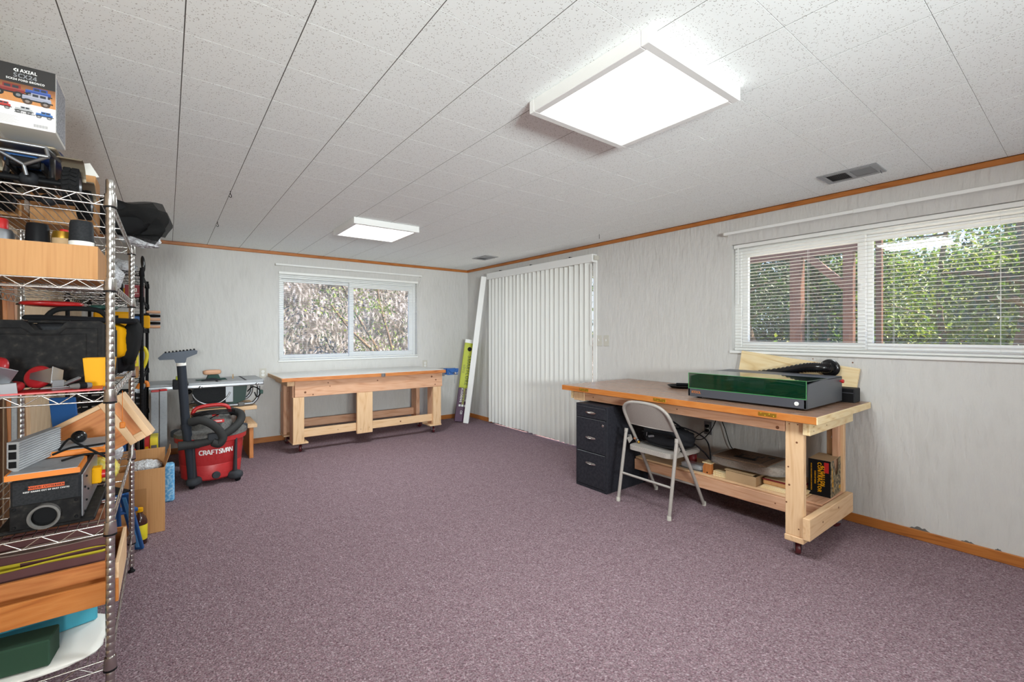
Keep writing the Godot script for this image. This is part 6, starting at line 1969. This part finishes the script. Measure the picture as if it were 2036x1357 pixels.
func rack_fifth_shelf() -> void:
	var y := 0.193
	var names := ["dark green foam block under the wooden drawer", "cyan foam block behind the dark green foam"]
	solo("foam_block", names[0], "foam", box(0.20, 0.085, 0.10, 0.004), "foam_green", Vector3(-0.40, y + 0.065, -2.15), Vector3(0, -6, 0), "foam blocks")
	solo("foam_block", names[1], "foam", box(0.26, 0.13, 0.20, 0.006), "foam_cyan", Vector3(-0.36, y + 0.087, -2.385), Vector3(0, 14, 0), "foam blocks")
	solo("blue_foam_sheet", "deep blue foam sheet between the cyan foam and the drawer", "foam", box(0.30, 0.016, 0.26, 0.003), "blue", Vector3(-0.37, y + 0.164, -2.33), Vector3(0, 8, 0))
	var t := thing("white_cloth", "white cloth crumpled under the foam blocks", "cloth", Vector3(-0.36, y, -2.24))
	part(t, "cloth", lump(Vector3(0.36, 0.018, 0.34), 4.0, 0.02, 61, 36, 14, 3.0), "paper", Vector3(0, 0.011, 0))
	# open wooden drawer with sanding belts
	t = thing("wooden_drawer", "shallow honey coloured wooden drawer full of sanding belts", "drawer", Vector3(-0.135, y + 0.175, -2.085), 0)
	var W := 0.40
	block(t, "front", "honey_x", -W, 0.0, 0.0, 0.078, -0.012, 0.0, 0.002)
	block(t, "back", "oak_x", -W, 0.0, 0.0, 0.13, -0.40, -0.388, 0.002)
	block(t, "side", "pine_z", -0.012, 0.0, 0.0, 0.13, -0.388, -0.012, 0.002)
	block(t, "side", "pine_z", -W, -W + 0.012, 0.0, 0.13, -0.388, -0.012, 0.002)
	block(t, "bottom", "oak_x", -W + 0.012, -0.012, 0.004, 0.010, -0.388, -0.012, 0.001)
	block(t, "divider", "orange_wood_x", -W + 0.012, -0.012, 0.010, 0.116, -0.10, -0.085, 0.002)
	solo("drawer_screw", "small steel screw lying in the wooden drawer", "screw", join([[cyl(0.003, 0.03, 8), Vector3.ZERO], [cyl(0.006, 0.004, 10), Vector3(0, 0.016, 0)]]), "steel", Vector3(-0.33, y + 0.196, -2.11), Vector3(20, 0, 20))
	var n := 0
	for b in [[0.175, 0.045, "belt", -0.16, "brown sanding belt coil nearest the drawer front"], [0.168, 0.036, "belt_yellow", -0.17, "sanding belt with a yellow inside face in the drawer"], [0.172, 0.05, "belt", -0.24, "brown sanding belt coil in the middle of the drawer"], [0.165, 0.04, "belt_inner", -0.24, "tan backed sanding belt nested in the middle coil"], [0.17, 0.05, "belt", -0.32, "brown sanding belt coil at the back of the drawer"], [0.16, 0.038, "belt_inner", -0.32, "tan backed sanding belt nested in the back coil"], [0.15, 0.026, "belt", -0.325, "small brown sanding belt innermost in the back coil"]]:
		solo("sanding_belt", b[4], "sanding belt", belt_mesh(b[0], b[1], [0.125, 0.128, 0.15, 0.152, 0.175, 0.177, 0.18][n], n), b[2], Vector3(-0.335, y + 0.187, -2.085 + b[3]), Vector3(0, 0, 0), "sanding belts in the drawer")
		n += 1
	# magazines and tools beyond, seen under the jointer
	for k in 5:
		solo("sandpaper_pack", ["flat grey sandpaper pack at the bottom of the fourth shelf pile", "flat red sandpaper pack in the fourth shelf pile", "flat white sandpaper pack in the fourth shelf pile", "flat blue sandpaper pack in the fourth shelf pile", "flat black sandpaper pack on the fourth shelf pile"][k], "packet", box(0.12, 0.008, 0.20, 0.002), ["dusty_grey", "red", "paper", "blue", "black"][k], Vector3(-0.27 + 0.008 * k, y + 0.34 + 0.0088 * k, -2.85 + 0.01 * k), Vector3(0, -20 + 13 * k, 0), "sandpaper packs")
	solo("pack_crate", "wooden crate at the far end of the fifth shelf", "crate", box(0.30, 0.33, 0.34, 0.004), "brown_wood_x", Vector3(-0.37, y + 0.167, -2.87))


# ---------------------------------------------------------------- the black rack's load
func black_rack_things() -> void:
	var t := thing("plastic_bag", "grey crumpled bag on top of the black shelving", "bag", Vector3(-0.36, 1.793, -4.95))
	part(t, "bag", lump(Vector3(0.30, 0.12, 0.34), 2.4, 0.10, 71, 34, 18, 2.2), "plastic_bag", Vector3(0, 0.06, 0))
	t = thing("plastic_bag", "white bag with an amber patch under the black shelving top", "bag", Vector3(-0.36, 1.588, -5.1))
	part(t, "bag", lump(Vector3(0.28, 0.14, 0.34), 2.4, 0.04, 72, 34, 18, 2.2), "plastic_bag", Vector3(0, 0.078, 0))
	part(t, "amber_pouch", lump(Vector3(0.10, 0.07, 0.10), 2.4, 0.06, 73, 20, 12), "yellow", Vector3(0.06, 0.06, 0.17))
	t = thing("black_handle_tool", "black handled tool poking up above the black shelving", "tool", Vector3(-0.155, 1.795, -4.70))
	part(t, "handle", lump(Vector3(0.03, 0.13, 0.04), 2.3, 0.02, 4, 18, 14), "black_gloss", Vector3(0, 0.07, 0), Vector3(0, 0, 4))
	t = thing("red_gift_box", "dark red box with a white emblem on the black shelving", "box", Vector3(-0.15, 1.588, -4.63))
	block(t, "box", "box_red", -0.115, 0.0, 0.0, 0.098, -0.12, 0.0, 0.002)
	part(t, "emblem", join([[box(0.028, 0.03, 0.001, 0.0002), Vector3.ZERO]]), "paper", Vector3(-0.055, 0.058, 0.0006))
	part(t, "lettering", words("R", 0.02), "box_red", Vector3(-0.055, 0.058, 0.0014))
	part(t, "lettering", words("MADE IN USA", 0.006), "paper", Vector3(-0.055, 0.03, 0.001))
	solo("black_box", "plain black box beside the dark red box", "box", box(0.13, 0.11, 0.14, 0.003), "charcoal", Vector3(-0.345, 1.6435, -4.72))
	# batteries and bits at y 1.345
	var n := 0
	for b in [[-0.20, 0.0, 0.06, 0.10, "blue", "blue tool battery on the black shelving"], [-0.145, 0.0, 0.05, 0.11, "yellow", "yellow and black tool battery on the black shelving"], [-0.24, 0.0, 0.05, 0.05, "kraft", "small cardboard packet by the batteries"]]:
		var o := thing("tool_battery", b[5], "battery" if n < 2 else "packet", Vector3(b[0], 1.348, -4.95 - 0.10 * n))
		block(o, "case", b[4], -b[2] / 2, b[2] / 2, 0, b[3], -0.04, 0.04, 0.006)
		block(o, "cap", "black", -b[2] / 2 + 0.004, b[2] / 2 - 0.004, b[3], b[3] + 0.02, -0.03, 0.03, 0.004)
		n += 1
	for k in 5:
		t = thing("chisel", ["wood handled chisel lowest in the bundle on the black shelving", "wood handled chisel second in the bundle on the black shelving", "wood handled chisel third in the bundle on the black shelving", "wood handled chisel fourth in the bundle on the black shelving", "wood handled chisel uppermost in the bundle on the black shelving"][k], "chisel", Vector3(-0.16, 1.365 + 0.034 * k, -5.30 - 0.05 * (k % 2)), 0, "chisels on the black shelving")
		part(t, "handle", lathe([[0, -0.05], [0.012, -0.048], [0.014, 0.0], [0.010, 0.05], [0, 0.05]], 14), "black" if k % 2 else "fir_y", Vector3(0.06, 0, 0), Vector3(0, 0, 90))
		part(t, "blade", box(0.12, 0.004, 0.02, 0.001), "steel", Vector3(-0.05, 0, 0))
	t = thing("yellow_case", "yellow tool case on the middle of the black shelving", "tool case", Vector3(-0.33, 1.348, -4.78))
	block(t, "shell", "yellow", -0.13, 0.10, 0.0, 0.13, -0.12, 0.0, 0.012)
	block(t, "latch", "black", -0.03, 0.02, 0.08, 0.10, 0.0, 0.008, 0.002)
	# y 0.95: labelled carton, yellow jug, plywood box
	t = thing("labelled_carton", "small brown carton with a white printed label on the black shelving", "carton", Vector3(-0.185, 0.953, -4.625))
	block(t, "body", "card_x", -0.225, 0.0, 0.0, 0.08, -0.20, 0.0, 0.001)
	part(t, "lid_flap", box(0.20, 0.002, 0.05, 0.0005), "card_x", Vector3(-0.12, 0.092, -0.02), Vector3(20, 0, 0))
	part(t, "label_sheet", box(0.12, 0.055, 0.0008, 0.0002), "paper", Vector3(-0.11, 0.042, 0.0005))
	part(t, "lettering", words("Made in China", 0.012), "blue", Vector3(-0.11, 0.055, 0.0012))
	part(t, "lettering", words("Reorder code", 0.010), "blue", Vector3(-0.11, 0.041, 0.0012))
	part(t, "lettering", words("100 pcs", 0.010), "blue", Vector3(-0.11, 0.025, 0.0012))
	t = thing("open_box", "smaller opened brown box on the labelled carton", "carton", Vector3(-0.24, 1.062, -4.67))
	block(t, "body", "card_x", -0.12, 0.04, 0.0, 0.045, -0.12, 0.0, 0.001)
	t = thing("yellow_jug", "yellow plastic jug with a handle on the black shelving", "jug", Vector3(-0.225, 0.953, -5.05))
	part(t, "body", lump(Vector3(0.10, 0.20, 0.14), 3.0, 0.03, 81, 26, 18), "lemon", Vector3(-0.02, 0.10, 0))
	part(t, "handle", tube(smooth_path([Vector3(0.02, 0.19, 0), Vector3(0.06, 0.23, 0), Vector3(0.085, 0.16, 0), Vector3(0.06, 0.06, 0), Vector3(0.02, 0.05, 0)], 6), 0.014, 10), "lemon")
	part(t, "cap", cyl(0.02, 0.03, 16), "white", Vector3(-0.03, 0.213, 0))
	# y 0.55: perforated crate with tools
	t = thing("slatted_crate", "black perforated plastic crate on the black shelving", "crate", Vector3(-0.37, 0.553, -4.66))
	for i in 6:
		for s in [0.0, -0.42]:
			block(t, "slat", "black", -0.20, 0.22, 0.02 + 0.045 * i, 0.05 + 0.045 * i, s - 0.004, s + 0.004, 0.002)
		for x in [-0.20, 0.22]:
			block(t, "slat", "black", x - 0.004, x + 0.004, 0.02 + 0.045 * i, 0.05 + 0.045 * i, -0.42, 0.0, 0.002)
	for i in 9:
		block(t, "upright", "black", -0.198 + 0.052 * i, -0.19 + 0.052 * i, 0.0, 0.285, -0.006, 0.006, 0.002)
		block(t, "upright", "black", 0.214, 0.226, 0.0, 0.285, -0.418 + 0.052 * i, -0.41 + 0.052 * i, 0.002)
	block(t, "bottom", "black", -0.20, 0.22, 0.0, 0.008, -0.42, 0.0, 0.002)
	t = thing("orange_grip_saw", "hand tool with an orange grip standing in the perforated crate", "tool", Vector3(-0.20, 0.562, -4.90))
	part(t, "grip", tube(smooth_path([Vector3(0, 0.28, 0), Vector3(0.02, 0.32, 0), Vector3(0.06, 0.33, 0), Vector3(0.07, 0.29, 0)], 5), 0.014, 10), "orange")
	part(t, "blade", box(0.05, 0.28, 0.004, 0.001), "steel", Vector3(0.0, 0.14, 0))
	part(t, "sleeve", box(0.05, 0.12, 0.05, 0.006), "blue", Vector3(0.02, 0.22, -0.06))
	# y 0.15: product boxes
	n = 0
	for b in [["blue", "blue product box on the lowest black shelf", -0.285, 0.07], ["black_gloss", "black product box with red print on the lowest black shelf", -0.212, 0.055], ["red", "red product box on the lowest black shelf", -0.128, 0.03], ["lemon", "yellow product box at the edge of the lowest black shelf", -0.085, 0.05]]:
		t = thing("product_box", b[1], "box", Vector3(b[2], 0.153, -4.50 - 0.03 * n), 0, "product boxes on the lowest black shelf")
		block(t, "box", b[0], -b[3] / 2, b[3] / 2, 0, 0.315, -0.22, 0.0, 0.002)
		part(t, "label_panel", box(b[3] * 0.7, 0.06, 0.0008, 0.0002), ["light_blue", "red", "yellow", "dusty_grey"][n], Vector3(0, 0.23, 0.0006))
		n += 1
	solo("yellow_drill", "yellow and black drill body above the product boxes", "drill", join([[lump(Vector3(0.16, 0.07, 0.07), 3.0, 0.03, 91), Vector3(0, 0, 0)], [box(0.04, 0.06, 0.04, 0.01), Vector3(0.03, -0.035, 0)]]), "lemon", Vector3(-0.33, 0.218, -4.84), Vector3(0, 20, 0))


# ---------------------------------------------------------------- standing on the carpet by the racks
func floor_things() -> void:
	var t := thing("cardboard_carton", "open brown cardboard carton on the carpet beside the racks", "carton", Vector3(-0.012, 0, -3.76))
	var W := 0.27
	var D := 0.30
	var H := 0.42
	block(t, "front_wall", "card_y", -W, 0.0, 0.0, H, -0.004, 0.0, 0.0008)
	block(t, "back_wall", "card_y", -W, 0.0, 0.0, H + 0.075, -D, -D + 0.004, 0.0008)
	block(t, "side_wall", "card_y", -0.004, 0.0, 0.0, H, -D + 0.004, -0.004, 0.0008)
	block(t, "side_wall", "card_y", -W, -W + 0.004, 0.0, H, -D + 0.004, -0.004, 0.0008)
	block(t, "base", "card_x", -W + 0.004, -0.004, 0.0, 0.004, -D + 0.004, -0.004, 0.0008)
	part(t, "side_flap", box(0.003, 0.10, D - 0.03, 0.0008), "card_y", Vector3(0.014, H + 0.045, -D / 2), Vector3(0, 0, -17))
	block(t, "tape", "tape", -0.155, -0.095, 0.0, H - 0.12, 0.0, 0.0008, 0.0002)
	solo("packing_film", "wad of clear packing film inside the cardboard carton", "packing film", lump(Vector3(0.18, 0.10, 0.18), 2.4, 0.06, 95, 32, 18, 2.5), "plastic_bag", Vector3(-0.12, 0.395, -3.92))
	t = thing("blue_pack", "light blue plastic bottle pack beside the cardboard carton", "pack", Vector3(-0.012, 0, -4.42))
	part(t, "pack", box(0.115, 0.29, 0.09, 0.012), "blue_print", Vector3(0.0, 0.145, 0))
	# blue plastic sawhorse legs
	t = thing("folded_sawhorse", "blue plastic folding sawhorse leaning by the far rack post", "sawhorse", Vector3(-0.17, 0, -3.42))
	for s in [[Vector3(0.035, 0.005, -0.11), Vector3(-0.02, 0.42, 0.14)], [Vector3(-0.06, 0.005, -0.05), Vector3(-0.06, 0.42, 0.17)]]:
		var d: Vector3 = s[1] - s[0]
		var o := part(t, "leg", box(0.05, d.length(), 0.018, 0.004), "blue", (s[0] + s[1]) / 2)
		var up := d.normalized()
		var sd := Vector3(1, 0, 0.35)
		sd = (sd - up * sd.dot(up)).normalized()
		o.basis = Basis(sd, up, sd.cross(up))
		part(o, "groove", box(0.018, d.length() * 0.9, 0.004, 0.001), "light_blue", Vector3(0, 0, 0.0095))
	part(t, "foot_tray", box(0.09, 0.02, 0.09, 0.004), "blue", Vector3(-0.02, 0.29, 0.02), Vector3(0, 20, 0))
	t = thing("brown_bottle", "brown bottle with a yellow label and yellow cap on the carpet", "bottle", Vector3(-0.135, 0, -3.62))
	part(t, "glass", lathe([[0, 0], [0.034, 0], [0.037, 0.004], [0.037, 0.14], [0.030, 0.165], [0.014, 0.185], [0.013, 0.20], [0, 0.20]], 24), "brown_glass")
	part(t, "label_wrap", lathe([[0.0372, 0.03], [0.0376, 0.031], [0.0376, 0.12], [0.0372, 0.121]], 24), "lemon")
	part(t, "cap", cyl(0.016, 0.025, 16), "yellow", Vector3(0, 0.21, 0))


# made-up lamp, unseen behind the camera, added to brighten the ceiling
func fill_light() -> void:
	var t := thing("fill_light", "added tripod fill light with two round diffused heads tipped at the ceiling, unseen behind the camera", "fill light", Vector3(0.01, 0, 2.68))
	part(t, "pole", cyl(0.016, 1.15, 14), "black", Vector3(0, 0.76, 0))
	for k in 3:
		var a := TAU * k / 3 + 0.5
		part(t, "leg", bar(Vector3(0, 0.55, 0), Vector3(cos(a) * 0.36, 0.01, sin(a) * 0.36), 0.012, 8), "black")
	part(t, "crossbar", bar(Vector3(-0.36, 1.33, 0.0), Vector3(0.36, 1.33, 0.0), 0.014, 10), "black")
	for h in FILL_HEADS:
		var d: Vector3 = (h[1] - h[0]).normalized()
		var n := Node3D.new()
		n.name = "lamp_head"
		t.add_child(n, true)
		n.position = h[0] - d * 0.03 - t.position
		n.basis = Basis.looking_at(d)
		part(n, "housing", lathe([[0, -0.04], [0.2, -0.035], [0.285, 0.0], [0.285, 0.012], [0, 0.012]], 36), "charcoal", Vector3(0, 0, 0.012), Vector3(-90, 0, 0))
		part(n, "diffuser", prism(disc(0.275, 36), 0.003), "glow", Vector3(0, 0, -0.003))
